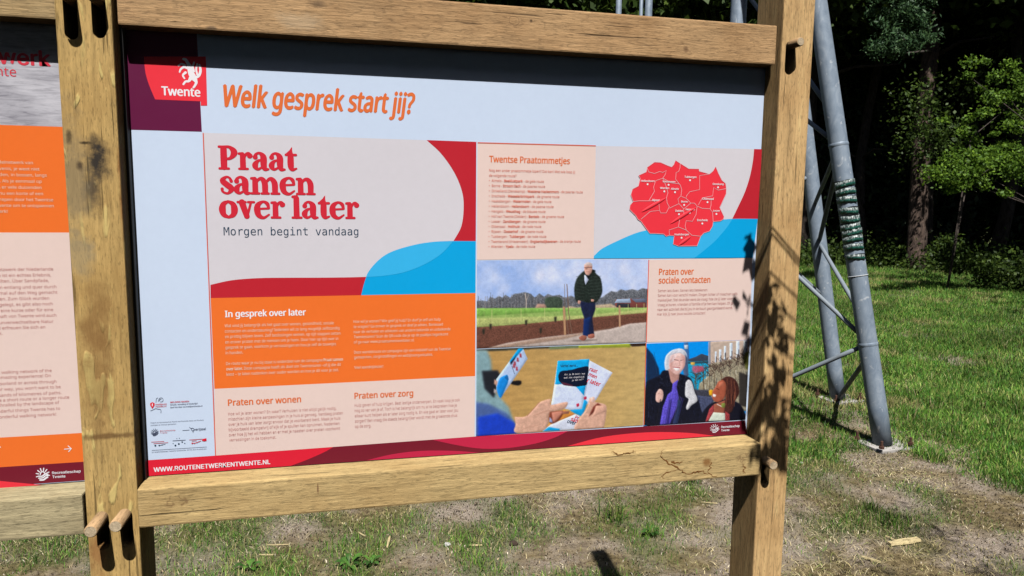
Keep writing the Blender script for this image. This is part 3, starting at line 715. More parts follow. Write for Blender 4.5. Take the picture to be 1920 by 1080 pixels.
lines_obj('lettering', its, 11, M_white, A)
for (xa, ya), (xb, yb) in (((475, 655), (712, 520)), ((750, 770), (1000, 612)), ((830, 978), (950, 890))):      # lifted creases in the film
    a, b2 = px(*Z2(xa, ya)), px(*Z2(xb, yb)); V = []; n = 14; d = (b2-a); sd3 = Vector((-d.z, 0, d.x)).normalized()
    for i in range(n+1):
        w_ = math.sin(math.pi*i/n)**.6*.0032+.0002; c0 = a+d*i/n
        for j in range(5): V.append(c0+sd3*w_*(j/2-1)+Vector((0, -.0019-.0011*math.sin(math.pi*j/4)*w_/.003, 0)))
    mesh_obj('film_crease', V, [(i*5+j, i*5+j+1, i*5+j+6, i*5+j+5) for i in range(n) for j in range(4)], M_red, A, True)
# social contacts box
poly_obj('pink_field', [(1217, 487.2), (1410.6, 483.6), (1405.2, 638), (1212, 641.5)], 3, M_pink, A)
hair([(1216.2, 487), (1211.5, 642)], 1.8, 5, M_bodyb); hair([(1210.8, 642), (1206.8, 797)], 1.6, 9, M_text)
fit_line('heading_lettering', 'Praten over', (1235, 515.2), 1300.5, 5, M_text, A, SANS, .032, 1.22)
fit_line('heading_lettering', 'sociale contacten', (1234.5, 531.3), 1331.5, 5, M_text, A, SANS, .032, 1.22)
para('lettering', ['Samen iets doen. Samen iets betekenen.', 'Samen kan voor verschil maken. Dingen lichter of misschien zelfs', 'makkelijker. Stel de ander eens de vraag: hoe zie jij later voor je?', 'Vraag je buren, vrienden of familie of je hen kan helpen. Of ga',
  'naar een activiteit die bij jou in de buurt georganiseerd wordt.', 'Hier kijk jij naar jouw sociale contacten!'], 1233.5, 547.5, 591.5, 1, 1382, 5, M_body, A, .004, .96, xl2=1232)
# bottom band
poly_obj('maroon_band', [(270.3, 863), (404, 854), (889.6, 818.2), (1396.5, 788.2), (1400.4, 813.2), (885, 849.6), (272.5, 892.6)], 5, M_maroon, A)
poly_obj('red_band', [(270.3, 863), (404, 854), (625, 837.8)]+[tuple(p) for p in smooth_pts([(625, 837.8), (607, 848), (575, 862), (545, 873.2)], 4)][1:]+[(272.5, 892.6)], 6, M_bandred, A)
poly_obj('crimson_wave', [(810, 824.2), (889.6, 818.2), (1065, 807.7)]+[tuple(p) for p in smooth_pts([(1065, 807.7), (1040, 820), (1005, 831), (955, 839.5), (905, 841), (860, 835), (810, 824.2)], 4)][1:-1], 6, M_magenta, A)
poly_obj('magenta_wave', [tuple(p) for p in smooth_pts([(686, 863), (735, 851.5), (790, 845), (850, 845), (898, 848.4)], 4)]+[(885, 849.4)], 6, M_magenta, A)
poly_obj('red_wave', [tuple(p) for p in smooth_pts([(1063, 836.3), (1130, 819), (1210, 810.5), (1285, 811), (1340, 817)], 5)], 6, M_red, A)
fit_line('address_lettering', 'WWW.ROUTENETWERKENTWENTE.NL', (288.5, 884.5), 507.5, 8, M_white, A, INTER, .026, 1.05)
def sun_logo(cx, cy, r, k, mat, parent):           # sun over two field furrows
    P = []
    for i in range(8):
        a = math.radians(15+i*29-20); c, s = math.cos(a), -math.sin(a)
        P.append(stroke_px([(cx+c*r*.62, cy+s*r*.62, r*.13), (cx+c*r, cy+s*r, r*.13)], 1, 1))
    P.append(stroke_px([(cx-r*.38, cy-r*.05), (cx-r*.25, cy-r*.38), (cx+r*.08, cy-r*.45), (cx+r*.35, cy-r*.2)], r*.14))
    P.append(stroke_px([(cx-r*.6, cy+r*.2), (cx-r*.1, cy+r*.2), (cx+r*.3, cy-r*.1), (cx+r*.75, cy-r*.08)], r*.17))
    P.append(stroke_px([(cx-r*.6, cy+r*.5), (cx, cy+r*.45), (cx+r*.4, cy+r*.15), (cx+r*.8, cy+r*.12)], r*.17))
    P.append(stroke_px([(cx-r*.4, cy+r*.78), (cx+r*.1, cy+r*.75), (cx+r*.45, cy+r*.5), (cx+r*.7, cy+r*.36)], r*.22))
    flat_group('sun_logo', P, k, mat, parent)
sun_logo(1339.5, 803.5, 8.5, 8, M_white, A)
fit_line('logo_lettering', 'Recreatieschap', (1351.5, 802.3), 1386, 8, M_white, A, INTER, .02, 1.1)
fit_line('logo_lettering', 'Twente', (1351.5, 808.6), 1367, 8, M_white, A, INTER, .02, 1.1)
# small marks in the left column
Z6 = lambda x, y: (260+x/6, 720+y/6)
pin = [(155, 278), (130, 240), (130, 215), (155, 203), (180, 215), (180, 240)]
poly_obj('pin_mark', [Z6(*p) for p in pin], 3, M_bandred, A)
flat_group('pin_mark', [stroke_px([Z6(155, 222), Z6(155, 245)], 1.4, 1)], 4, M_white, A)
M_sr = flat('print_small_red', ink((205, 70, 84)), .35)
fit_line('lettering', 'meldpunt', Z6(190, 238), Z6(316, 0)[0], 3, M_sr, A, SANS, .02, 1.0)
fit_line('lettering', 'routes.nl', Z6(192, 262), Z6(312, 0)[0], 3, M_sr, A, SANS, .02, 1.0)
flat_group('leaf_mark', [stroke_px([Z6(*p) for p in P], .7, 3) for P in ([(195,205),(200,165),(215,155)], [(220,195),(235,160),(260,155),(275,170),(270,195),(245,200)], [(235,190),(240,172),(255,170)], [(135,300),(160,290),(190,275),(215,280)], [(215,280),(245,285),(252,300),(250,325)])], 3, M_dk, A)
fit_line('lettering', 'MELDING MAKEN', Z6(356, 213), Z6(568, 0)[0], 3, M_sr, A, SANS, .03, 1.0)
fit_line('lettering', 'Schade, vervuiling of hinderlijk?', Z6(356, 240), Z6(665, 0)[0], 3, M_dk, A, SANS, .02, 1.1)
fit_line('lettering', 'Geef het door via meldpuntroutes.nl', Z6(356, 270), Z6(718, 0)[0], 3, M_dk, A, SANS, .02, 1.1)
fit_line('lettering', 'Project van Recreatieschap Twente met financiële steun van Provincie', Z6(135, 443), Z6(733, 0)[0], 3, M_dk, A, SANS, .01, 1.1)
fit_line('lettering', 'Overijssel en Twentse gemeenten', Z6(136, 470), Z6(423, 0)[0], 3, M_dk, A, SANS, .01, 1.1)
sun_logo(*Z6(182, 545), 7.2, 3, M_dk, A)
fit_line('lettering', 'Recreatieschap', Z6(242, 535), Z6(413, 0)[0], 3, M_sr, A, INTER, .01, 1.0)
fit_line('lettering', 'Twente', Z6(242, 557), Z6(322, 0)[0], 3, M_sr, A, INTER, .01, 1.0)
fit_line('lettering', 'verijssel', Z6(624, 523), Z6(757, 0)[0], 3, M_dk, A, SANS, .02, 1.1)
flat_group('leaf_mark', [stroke_px([Z6(*p) for p in P], w, 3) for P, w in (([(495, 522), (570, 516)], .7), ([(572, 485), (590, 500)], .9), ([(590,500),(605,495),(622,505),(618,525),(600,522),(590,500)], 1.0), ([(612, 522), (612, 542)], .9))], 3, M_dk, A)
for P, w, mt in ((([(145, 652), (285, 645)], [(170, 670), (330, 658)]), .8, M_sr), (([(385, 638), (525, 629)],), .9, M_dk), (([(572, 628), (715, 618)], [(600, 640), (650, 637)], [(600,662),(630,664),(660,655),(700,640)]), .9, M_sr), (([(150, 745), (765, 706)],), .5, M_dk), (([(240, 690), (300, 675)],), .7, M_dk)):
    flat_group('mark_rule', [stroke_px([Z6(*q) for q in p_], w, 1) for p_ in P], 3, mt, A)
flat_group('mark_dot', [disk(px(*Z6(x, y)).x, px(*Z6(x, y)).z, r) for x, y, r in ((188,692,.0017),(232,690,.0014),(264,684,.001),(414,690,.0017),(452,672,.0016),(490,651,.0014),(520,667,.001),(388,668,.0008),(430,612,.0007),(458,608,.0007))], 3, M_navy, A)
flat_group('mark_dot', [disk(px(*Z6(x, y)).x, px(*Z6(x, y)).z, r) for x, y, r in ((604,665,.0016),(630,666,.0012),(656,657,.0011),(680,647,.001),(720,632,.0013))], 4, M_sr, A)
poly_obj('mark_tab', [Z6(716, 618), Z6(762, 608), Z6(764, 638), Z6(730, 645)], 4, M_bandred, A)
fit_line('lettering', 'DE SAMENWERKENDE TWENTSE GEMEENTEN  ZETTEN ZICH IN VOOR JOU', Z6(150, 773), Z6(765, 0)[0], 3, M_dk, A, SANS, .0, 1.0)

# ---- the three printed pictures: a fine sheet coloured point by point
class Picture:
    def __init__(s, quad, nx, ny):
        P = [px(*q) for q in quad]                 # TL TR BR BL
        s.x0 = (P[0].x+P[3].x)/2; s.x1 = (P[1].x+P[2].x)/2; s.z1 = (P[0].z+P[1].z)/2; s.z0 = (P[2].z+P[3].z)/2
        s.nx, s.ny = nx, ny
        gx = np.linspace(s.x0, s.x1, nx); gz_ = np.linspace(s.z1, s.z0, ny); s.X, s.Z = np.meshgrid(gx, gz_)
        s.C = np.zeros((ny, nx, 3)); s.px = (s.x1-s.x0)/nx
        s.u = (s.X-s.x0)/(s.x1-s.x0); s.v = (s.z1-s.Z)/(s.z1-s.z0)
    def frame(s, ox, oy, sc): s.f = lambda x, y: px(ox+x/sc, oy+y/sc)
    def P(s, pts): return [(q.x, q.z) for q in (s.f(*p) for p in pts)]
    def mask(s, pts, blur=0):
        P = s.P(pts); acc = np.zeros_like(s.X)
        for dx, dz in ((-.25, -.25), (.25, -.25), (-.25, .25), (.25, .25)):
            X = s.X+dx*s.px; Z = s.Z+dz*s.px; ins = np.zeros(X.shape, bool)
            for i in range(len(P)):
                (ax, az), (bx, bz) = P[i], P[i-1]
                if az == bz: continue
                c = ((az > Z) != (bz > Z)) & (X < (bx-ax)*(Z-az)/(bz-az)+ax); ins ^= c
            acc += ins*.25
        for _ in range(blur):
            p = np.pad(acc, 1, mode='edge'); acc = (p[:-2, 1:-1]+p[2:, 1:-1]+p[1:-1, :-2]+p[1:-1, 2:]+p[1:-1, 1:-1])/5
        return acc
    def put(s, m, c):
        c = np.array(c, float); 
        if c.ndim == 1: c = c[None, None]
        s.C = s.C*(1-m[..., None])+c*m[..., None]
    def fill(s, pts, c, blur=0, sm=False, grain=0, gs=2.0, a=1.0):
        if sm: pts = [tuple(p) for p in smooth_pts(list(pts)+[pts[0]], 5)][:-1]
        m = s.mask(pts, blur)*a; col = np.array(c, float)[None, None]*np.ones_like(s.C)
        mb = m
        for _ in range(7):
            p_ = np.pad(mb, 1, mode='edge'); mb = (p_[:-2, 1:-1]+p_[2:, 1:-1]+p_[1:-1, :-2]+p_[1:-1, 2:]+p_[1:-1, 1:-1])/5
        rim = np.clip(np.roll(mb, -3, 1)-np.roll(mb, 3, 1), -1, 1)*.5+np.clip(np.roll(mb, -3, 0)-np.roll(mb, 3, 0), -1, 1)*.5
        col = col*(1+.28*rim+.14*(s.nz(2.2, 31)-.5)+.05*(s.nz(.45, 37)-.5))[..., None]
        if grain: col = col*(1+grain*(s.nz(gs, 3)-.5)[..., None]*2)
        s.put(m, col)
    def line(s, pts, w, c, a=1.0):                 # w in crop px
        P = [(q.x, q.z) for q in (s.f(*p) for p in pts)]; k = (s.f(100, 0)-s.f(0, 0)).length/100; r = w*k/2
        d = np.full(s.X.shape, 9.9)
        for (ax, az), (bx, bz) in zip(P[:-1], P[1:]):
            L2 = (bx-ax)**2+(bz-az)**2+1e-12; t = np.clip(((s.X-ax)*(bx-ax)+(s.Z-az)*(bz-az))/L2, 0, 1)
            d = np.minimum(d, np.hypot(s.X-ax-t*(bx-ax), s.Z-az-t*(bz-az)))
        s.put(np.clip((r-d)/s.px+.5, 0, 1)*a, c)
    def nz(s, scale, seed=0):
        r = 0; a = 1; t = 0
        for o in range(3): r = r+a*vnoise(s.u*1000, s.v*1000*(s.z1-s.z0)/(s.x1-s.x0), scale*10/(2**o), seed+o); t += a; a *= .6
        return r/t
    def build(s, label, k):
        V = np.stack([s.X, np.full_like(s.X, YP-.00018*k), s.Z], -1).reshape(-1, 3)-np.array(parent_world(A))
        idx = np.arange(s.nx*s.ny).reshape(s.ny, s.nx)
        Fc = np.stack([idx[:-1, :-1], idx[1:, :-1], idx[1:, 1:], idx[:-1, 1:]], -1).reshape(-1, 4)
        me = bpy.data.meshes.new('picture_print'); me.from_pydata(V.tolist(), [], Fc.tolist())
        ca = me.color_attributes.new('print', 'FLOAT_COLOR', 'POINT')
        s.C = s.C*(1+.10*(s.nz(.35, 41)-.5)+.10*(s.nz(1.5, 43)-.5))[..., None]
        c = np.clip(srgb(np.clip(s.C, 0, 255))/PRINT_E, 0.002, .9); c = np.concatenate([c, np.ones(c.shape[:2]+(1,))], -1).astype(np.float32)
        ca.data.foreach_set('color', c.ravel()); me.materials.append(PIC_MAT)
        o = bpy.data.objects.new('picture_print', me); COL.objects.link(o); o.parent = A; o['label'] = label
m_, nt_, b_ = new_mat('picture_ink'); a_ = node(nt_, 'ShaderNodeAttribute', attribute_name='print'); L(nt_, a_.outputs['Color'], b_.inputs['Base Color'])
b_.inputs['Roughness'].default_value = .35; b_.inputs['Specular IOR Level'].default_value = .25; PIC_MAT = m_

# picture 1: man in a dark padded jacket walking on a path beside a field
p = Picture([(895, 488.5), (1215, 486), (1211, 640), (892.5, 654)], 330, 165); p.frame(880, 480, 5.647)
cl = p.nz(14, 5); cl2 = p.nz(5, 9)
sk = np.array([150, 176, 226])[None, None]*(1-p.v[..., None]*.0)+0*p.C
t = np.clip((cl*.75+cl2*.25-.30)*1.9, 0, 1)[..., None]
p.C = sk*(1-t)+np.array([212, 216, 238])*t
p.C = p.C*(1-.0)+0
p.fill([(60, 560), (60, 480), (130, 470), (190, 480), (220, 430), (270, 450), (310, 420), (350, 440), (380, 410), (430, 440), (470, 400), (520, 395), (590, 380), (650, 400), (690, 440), (740, 395), (790, 430), (830, 400), (880, 420), (950, 410), (1010, 440), (1080, 420), (1120, 440), (1400, 440), (1440, 410), (1500, 370), (1560, 380), (1600, 350), (1650, 365), (1720, 350), (1780, 365), (1830, 340), (1890, 350), (1890, 560)], (96, 98, 104), 1, grain=.55, gs=.35)
for x in range(90, 1880, 34):
    if 1100 < x < 1400: continue
    h = 90+50*math.sin(x*.7)+30*math.sin(x*.23); p.line([(x, 552), (x+6*math.sin(x), 552-h)], 4, (70, 66, 68), .7); p.line([(x+16, 545), (x+12, 545-h*.8)], 3, (150, 138, 132), .6)
for i in range(90):
    x = 80+random.random()*1800
    if 1110 < x < 1390: continue
    h = random.uniform(50, 150); x2 = x+random.uniform(-14, 14); p.line([(x, 550), (x, 550-h*.5), (x2, 550-h)], random.uniform(2, 4), random.choice(((60, 58, 62), (130, 120, 118), (150, 140, 140), (84, 80, 80))), .6)
for i in range(60): x = 70+random.random()*1830; p.line([(x, 575+random.random()*60), (x+random.uniform(30, 120), 572+random.random()*60)], 4, random.choice(((96, 140, 60), (170, 190, 110), (120, 160, 80))), .35)
p.fill([(795, 550), (800, 450), (850, 430), (950, 432), (985, 470), (985, 550)], (62, 74, 62), 1, grain=.3, gs=.5)
p.line([(600, 550), (602, 480), (590, 400)], 9, (196, 180, 168)); p.line([(602, 480), (625, 410)], 5, (180, 165, 155))
p.fill([(690, 560), (720, 505), (800, 510), (820, 550)], (172, 134, 118), 2); p.fill([(1010, 562), (1060, 530), (1140, 545), (1330, 520), (1500, 505), (1560, 540), (1560, 570)], (178, 156, 130), 2, grain=.2, gs=.4)
p.fill([(60, 555), (1890, 545), (1890, 720), (60, 760)], (142, 168, 92), 1, grain=.13, gs=1.2)
p.fill([(60, 555), (900, 552), (1120, 575), (60, 640)], (124, 168, 78), 2, grain=.12, gs=1.0)
p.fill([(60, 660), (1200, 630), (1890, 560), (1890, 610), (1000, 690), (60, 750)], (176, 178, 112), 3, grain=.2, gs=.8, a=.8)
p.fill([(60, 755), (500, 725), (1000, 680), (1400, 640), (1890, 598), (1890, 720), (1500, 780), (1000, 850), (60, 1000)], (104, 66, 54), 1, grain=.42, gs=.25)
p.fill([(60, 1010), (400, 920), (800, 860), (1150, 820), (1500, 770), (1700, 715), (1890, 700), (1890, 960), (60, 1010)], (186, 170, 162), 2, grain=.07, gs=.8)
p.fill([(60, 1010), (250, 960), (700, 880), (1100, 830), (1560, 745), (1000, 880), (300, 985)], (150, 118, 98), 2, grain=.3, gs=.3, a=.7)
p.fill([(1540, 520), (1545, 460), (1600, 455), (1700, 450), (1870, 452), (1870, 545), (1560, 545)], (120, 66, 60), 0)
p.fill([(1535, 495), (1560, 458), (1700, 450), (1710, 495)], (146, 164, 188), 0); p.fill([(1710, 452), (1870, 452), (1870, 490), (1760, 490)], (96, 104, 124), 0); p.fill([(1560, 500), (1700, 505), (1700, 545), (1560, 540)], (48, 50, 58), 0)
for x, y0, y1 in ((238, 570, 740), (547, 560, 700), (797, 545, 690), (1335, 550, 640), (1680, 510, 600), (1770, 510, 600), (1848, 505, 590), (388, 580, 690), (155, 590, 700)): p.line([(x, y0), (x, y1)], 6 if x not in (388, 155) else 3, (196, 196, 130), .85)
p.line([(1000, 545), (1012, 825)], 24, (178, 136, 102)); p.line([(1588, 530), (1592, 745)], 20, (182, 140, 108)); p.line([(1006, 300), (1010, 540), (1050, 820)], 5, (120, 100, 90)); p.line([(1032, 300), (1050, 600), (1085, 820)], 9, (120, 92, 78))
for x, y in ((600, 705), (225, 745), (755, 790), (150, 800), (910, 670)): p.fill([(x-14, y-25), (x+14, y-30), (x+8, y+30), (x-10, y+25)], (44, 44, 36), 2)
p.fill([(1170, 905), (1030, 900), (1120, 888), (1350, 880), (1360, 890)], (120, 106, 100), 3)
p.fill([(1170, 480), (1330, 470), (1335, 560), (1300, 660), (1310, 740), (1322, 830), (1262, 845), (1240, 840), (1228, 760), (1215, 660), (1185, 570)], (28, 34, 62), 1, grain=.25, gs=.7)
p.fill([(1210, 670), (1290, 640), (1270, 730), (1262, 850), (1200, 840), (1205, 760)], (22, 42, 92), 1)
p.fill([(1160, 860), (1195, 838), (1240, 850), (1235, 880), (1205, 898), (1165, 880)], (150, 92, 76), 0, True); p.fill([(1255, 835), (1315, 822), (1322, 860), (1285, 872), (1255, 862)], (160, 96, 80), 0, True)
p.fill([(1215, 155), (1300, 140), (1345, 190), (1385, 230), (1405, 320), (1402, 400), (1360, 470), (1330, 492), (1240, 492), (1165, 470), (1140, 490), (1115, 440), (1110, 330), (1135, 240), (1180, 185)], (34, 42, 38), 1, True, grain=.5, gs=.5)
for y in range(215, 470, 34): p.line([(1130, y), (1215, y+14)], 4, (66, 74, 68), .7); p.line([(1260, y+12), (1395, y-4)], 4, (72, 82, 76), .7)
p.fill([(1215, 200), (1285, 195), (1262, 250), (1228, 305), (1218, 260)], (192, 200, 226), 0)
p.fill([(1216, 90), (1250, 68), (1290, 78), (1302, 120), (1292, 175), (1262, 205), (1232, 195), (1216, 150)], (206, 158, 142), 0, True)
p.fill([(1216, 96), (1250, 66), (1292, 78), (1300, 108), (1262, 92), (1225, 100)], (196, 180, 176), 1); p.line([(1220, 122), (1296, 118)], 6, (70, 46, 46)); p.line([(1240, 168), (1270, 167)], 5, (160, 98, 90)); p.fill([(1225, 128), (1250, 126), (1248, 140), (1228, 140)], (150, 104, 94), 1)
p.fill([(1220, 190), (1240, 200), (1262, 206), (1290, 180), (1340, 160), (1320, 145), (1300, 145), (1288, 200), (1262, 250)], (16, 20, 20), 1)
p.fill([(1150, 470), (1178, 478), (1168, 505), (1148, 500)], (202, 150, 134), 0, True); p.fill([(1290, 455), (1318, 462), (1312, 482), (1288, 478)], (202, 150, 134), 0, True)
p.build('picture of a man in a dark padded jacket walking past a field', 5)

# picture 2: hands holding folded cards over a wooden table
p = Picture([(892.5, 656), (1210, 642), (1206, 797), (891, 817)], 330, 170); p.frame(880, 640, 5.647)
g = p.nz(3, 2); st = vnoise(p.u*900, p.v*2600, 60, 4)
tone = np.array([186, 150, 92])+(p.u[..., None]-.5)*np.array([10, 22, 24])
p.C = tone*(1+.10*(st-.5)[..., None]+.06*(g-.5)[..., None])
p.fill([(60, 60), (1880, 0), (1880, 40), (800, 75), (400, 95), (60, 110)], (60, 60, 52), 3)
p.fill([(840, 60), (1150, 45), (1160, 70), (850, 85)], (110, 126, 90), 4); p.fill([(1150, 40), (1700, 20), (1705, 62), (1160, 72)], (150, 160, 52), 3); p.fill([(1705, 20), (1880, 15), (1880, 45), (1720, 55)], (48, 34, 30), 2)
p.fill([(60, 90), (190, 95), (230, 200), (240, 330), (260, 520), (420, 700), (500, 950), (60, 1030)], (128, 158, 164), 12)
p.fill([(130, 310), (300, 305), (340, 370), (290, 480), (260, 600), (160, 500)], (32, 34, 42), 7)
p.fill([(60, 640), (200, 660), (400, 760), (500, 900), (500, 1000), (60, 1020)], (74, 96, 150), 14); p.fill([(90, 800), (300, 760), (480, 860), (495, 990), (90, 1010)], (28, 62, 186), 12)
p.fill([(440, 420), (540, 415), (548, 450), (510, 466), (440, 450)], (22, 20, 24), 2, True)
p.fill([(285, 400), (420, 215), (570, 80), (616, 185), (470, 400), (325, 605), (285, 510)], (176, 196, 230), 0)
p.fill([(520, 75), (575, 72), (440, 235), (425, 210)], (0, 150, 220), 1); p.fill([(430, 225), (480, 165), (500, 130), (480, 190), (440, 250)], (20, 34, 60), 1)
p.fill([(330, 380), (400, 355), (412, 420), (380, 500), (330, 600), (290, 520), (300, 440)], (24, 128, 210), 1, True)
for a in range(4): p.line([(375+a*9, 385+a*8), (400+a*5, 355+a*14)], 4, (20, 30, 60))
for (x, y) in ((480, 235), (510, 195), (540, 150), (500, 290), (470, 260)): p.fill([(x-10, y-26), (x+10, y-20), (x+14, y+22), (x-8, y+18)], (160, 60, 74), 1, grain=.3, gs=.2)
p.line([(450, 262), (478, 345)], 4, (30, 34, 60)); p.fill([(265, 400), (300, 425), (290, 470), (262, 450)], (196, 150, 130), 2); p.fill([(262, 500), (292, 520), (280, 555), (258, 540)], (180, 170, 170), 2)
p.fill([(1270, 200), (1515, 330), (1440, 450), (1340, 620), (1180, 700), (1200, 560)], (206, 212, 236), 0)
p.fill([(935, 205), (1270, 188), (1245, 470), (1190, 715), (1060, 722), (865, 675), (900, 450)], (203, 212, 236), 0)
p.fill([(935, 205), (1270, 188), (1245, 400), (1210, 570), (1130, 480), (1050, 440), (905, 460)], (18, 160, 222), 0)
bb = [(940, 360), (970, 315), (1080, 300), (1170, 275), (1260, 270), (1250, 380), (1235, 465), (1120, 480), (1010, 465), (950, 420)]
p.fill(bb, (12, 22, 44), 0, True); p.fill([(965, 430), (1020, 440), (1100, 465), (1090, 480), (1000, 465)], (84, 34, 52), 1)
p.fill([(905, 455), (1130, 480), (1210, 570), (1190, 715), (1060, 722), (865, 675)], (203, 212, 236), 0)
p.fill([(1130, 480), (1232, 466), (1210, 572)], (18, 160, 222), 0)
p.fill([(1060, 725), (1190, 715), (1215, 610), (1250, 640), (1200, 800), (1110, 760)], (20, 150, 210), 1)
p.fill([(1000, 725), (1120, 770), (770, 945), (700, 950), (840, 880)], (206, 134, 60), 1)
p.fill([(1120, 770), (1170, 790), (1125, 930), (770, 950), (860, 880)], (206, 210, 226), 0); p.fill([(840, 905), (960, 925), (950, 945), (770, 950)], (20, 150, 210), 1)
hand = (208, 162, 140)
p.fill([(480, 800), (600, 790), (690, 700), (750, 640), (860, 610), (865, 670), (1020, 640), (1040, 665), (1000, 715), (900, 740), (850, 760), (830, 880), (760, 950), (490, 965), (490, 880)], hand, 1, True, grain=.10, gs=1.2)
p.fill([(850, 745), (990, 735), (980, 790), (930, 850), (860, 870), (840, 820)], (120, 60, 46), 2, True); p.fill([(870, 750), (985, 740), (950, 800), (890, 850)], (196, 128, 108), 2, True); p.fill([(985, 740), (1060, 735), (1050, 765), (985, 770)], (150, 96, 78), 1)
p.line([(610, 790), (700, 690), (740, 645)], 8, (140, 84, 64), .6); p.fill([(850, 800), (875, 830), (880, 860), (845, 850)], (150, 160, 200), 1)
p.line([(700, 780), (800, 740), (860, 730)], 6, (178, 122, 102), .6); p.line([(560, 930), (640, 900), (720, 890)], 5, (178, 126, 108), .6)
p.fill([(1270, 600), (1320, 590), (1335, 640), (1440, 670), (1450, 760), (1425, 900), (1400, 930), (1120, 935), (1160, 820), (1220, 740), (1250, 680)], hand, 1, True, grain=.08, gs=1.2)
p.fill([(1310, 690), (1360, 650), (1400, 680), (1330, 740), (1260, 800)], (110, 50, 40), 2); p.fill([(1282, 596), (1318, 592), (1325, 635), (1292, 640)], (224, 186, 172), 1, True)
p.fill([(1340, 680), (1440, 675), (1445, 740), (1300, 800)], (214, 164, 142), 2)
p.fill([(1210, 590), (1236, 580), (1240, 608), (1215, 618)], (186, 42, 74), 0, True); p.fill([(1132, 662), (1158, 655), (1160, 684), (1136, 692)], (186, 42, 74), 0, True)
p.build('picture of hands fanning blue and white cards over a table', 5)
def mini(body, a, x1, dz, k, mat, shear=0.0, bold=.0, font=None):
    q = [880+a[0]/5.647, 640+a[1]/5.647]; P0 = px(*q); P1 = px(880+x1/5.647, 640+(a[1]+dz)/5.647); font = font or SANS
    V, Fc = text_vf(body, font, bold); d = (P1-P0); w = d.length; s = w/text_w(body, font, bold); ex = d.normalized(); ez = Vector((-ex.z, 0, ex.x))
    x0 = min(v[0] for v in V)
    flat_group('card_lettering', [([((P0+ex*(v[0]-x0+shear*v[1])*s+ez*v[1]*s*1.1).x, (P0+ex*(v[0]-x0+shear*v[1])*s+ez*v[1]*s*1.1).z, v[2]) for v in V], Fc)], k, mat, A)
mini('Vertel eens...', (962, 272), 1150, -8, 7, M_navy, bold=.02)
mini('Als je 80 bent: hoe', (1005, 358), 1222, -10, 7, M_white, font=MONO); mini('oud zou eigenlijk', (1000, 392), 1216, -10, 7, M_white, font=MONO); mini('je dan wil?', (1085, 420), 1205, -12, 7, M_white, font=MONO)
mini('raat', (1265, 305), 1345, 30, 7, M_slab, .1, .03); mini('men', (1258, 360), 1340, 34, 7, M_slab, .1, .03); mini('r later', (1240, 428), 1378, 48, 7, M_slab, .1, .03)
mini('Pr', (1112, 815), 1150, 12, 7, M_slab, .1, .03); mini('san', (1068, 835), 1140, 26, 7, M_slab, .1, .03); mini('over', (1030, 858), 1120, 26, 7, M_navy, .1, .03)

# picture 3: two women laughing in a sunny square
p = Picture([(1211.5, 642.5), (1405, 638.5), (1397.5, 788), (1207, 796.5)], 240, 200); p.frame(1200, 630, 5.4)
p.C = np.array([8, 138, 222])+(1-p.v[..., None])*np.array([-4, 4, 10])+0*p.C
p.fill([(60, 110), (130, 190), (190, 330), (200, 420), (60, 480)], (22, 44, 76), 3); p.line([(140, 160), (165, 300)], 5, (18, 70, 120), .6); p.line([(100, 170), (150, 260), (170, 380)], 5, (18, 70, 120), .5)
p.fill([(440, 60), (485, 60), (492, 130), (500, 260), (470, 400), (445, 200)], (60, 104, 158), 1); p.fill([(445, 90), (485, 90), (480, 130), (450, 130)], (190, 196, 206), 1)
p.fill([(485, 235), (560, 210), (620, 178), (690, 200), (690, 260), (485, 262)], (54, 64, 82), 0); p.fill([(470, 258), (690, 250), (690, 560), (470, 560)], (26, 150, 190), 1, grain=.25, gs=.8)
p.fill([(480, 258), (690, 250), (690, 275), (480, 282)], (40, 78, 96), 1)
p.fill([(510, 265), (555, 265), (550, 295), (515, 292)], (226, 170, 70), 2)
p.fill([(690, 55), (1110, 40), (1110, 230), (690, 300)], (190, 168, 152), 0); p.fill([(690, 55), (712, 54), (712, 300), (690, 300)], (130, 140, 160), 0)
for x, w, y0, y1 in ((765, 18, 155, 265), (810, 24, 135, 262), (858, 22, 100, 240), (920, 30, 70, 235), (988, 34, 50, 230), (1065, 36, 45, 215)):
    p.fill([(x-w/2, y0), (x+w/2, y0), (x+w/2, y1), (x-w/2, y1)], (206, 216, 232), 0); p.line([(x+w*.3, y0+(y1-y0)*.5), (x+w*.3, y1)], 8, (44, 48, 60))
p.fill([(690, 290), (900, 240), (1110, 190), (1110, 760), (560, 760), (600, 480), (690, 400)], (150, 140, 118), 2, grain=.35, gs=.9)
for i in range(60): x = random.uniform(600, 1100); y = random.uniform(330, 640); p.line([(x, y), (x+random.uniform(-6, 6), y+random.uniform(20, 70))], random.uniform(5, 12), random.choice(((92, 92, 84), (190, 184, 160), (60, 60, 66), (140, 120, 90), (210, 206, 190))), .55)
for i in range(230):
    t_ = random.random(); x = 545+t_*520; y = 410-t_*180+random.gauss(0, 34); a_ = random.uniform(-2.6, -.5); l_ = random.uniform(25, 60)
    p.line([(x, y), (x+math.cos(a_)*l_, y+math.sin(a_)*l_*.8)], random.uniform(4, 8), random.choice(((58, 42, 38), (84, 64, 54), (110, 88, 76), (44, 34, 34))), .7)
p.fill([(1060, 170), (1110, 150), (1110, 330), (1070, 340), (1050, 240)], (96, 98, 46), 3, grain=.4, gs=.5)
p.fill([(530, 300), (640, 305), (650, 350), (560, 380), (525, 350)], (196, 76, 96), 4, grain=.3, gs=.5, a=.8)
for x in (560, 640, 700, 750, 820, 960, 1050): p.line([(x, 380), (x+6, 580)], 12 if x < 700 else 8, (92, 74, 54), .8)
p.fill([(540, 540), (700, 545), (720, 620), (560, 610)], (60, 60, 72), 3, grain=.4, gs=.5); p.fill([(695, 548), (735, 545), (735, 600), (700, 598)], (232, 170, 30), 2)
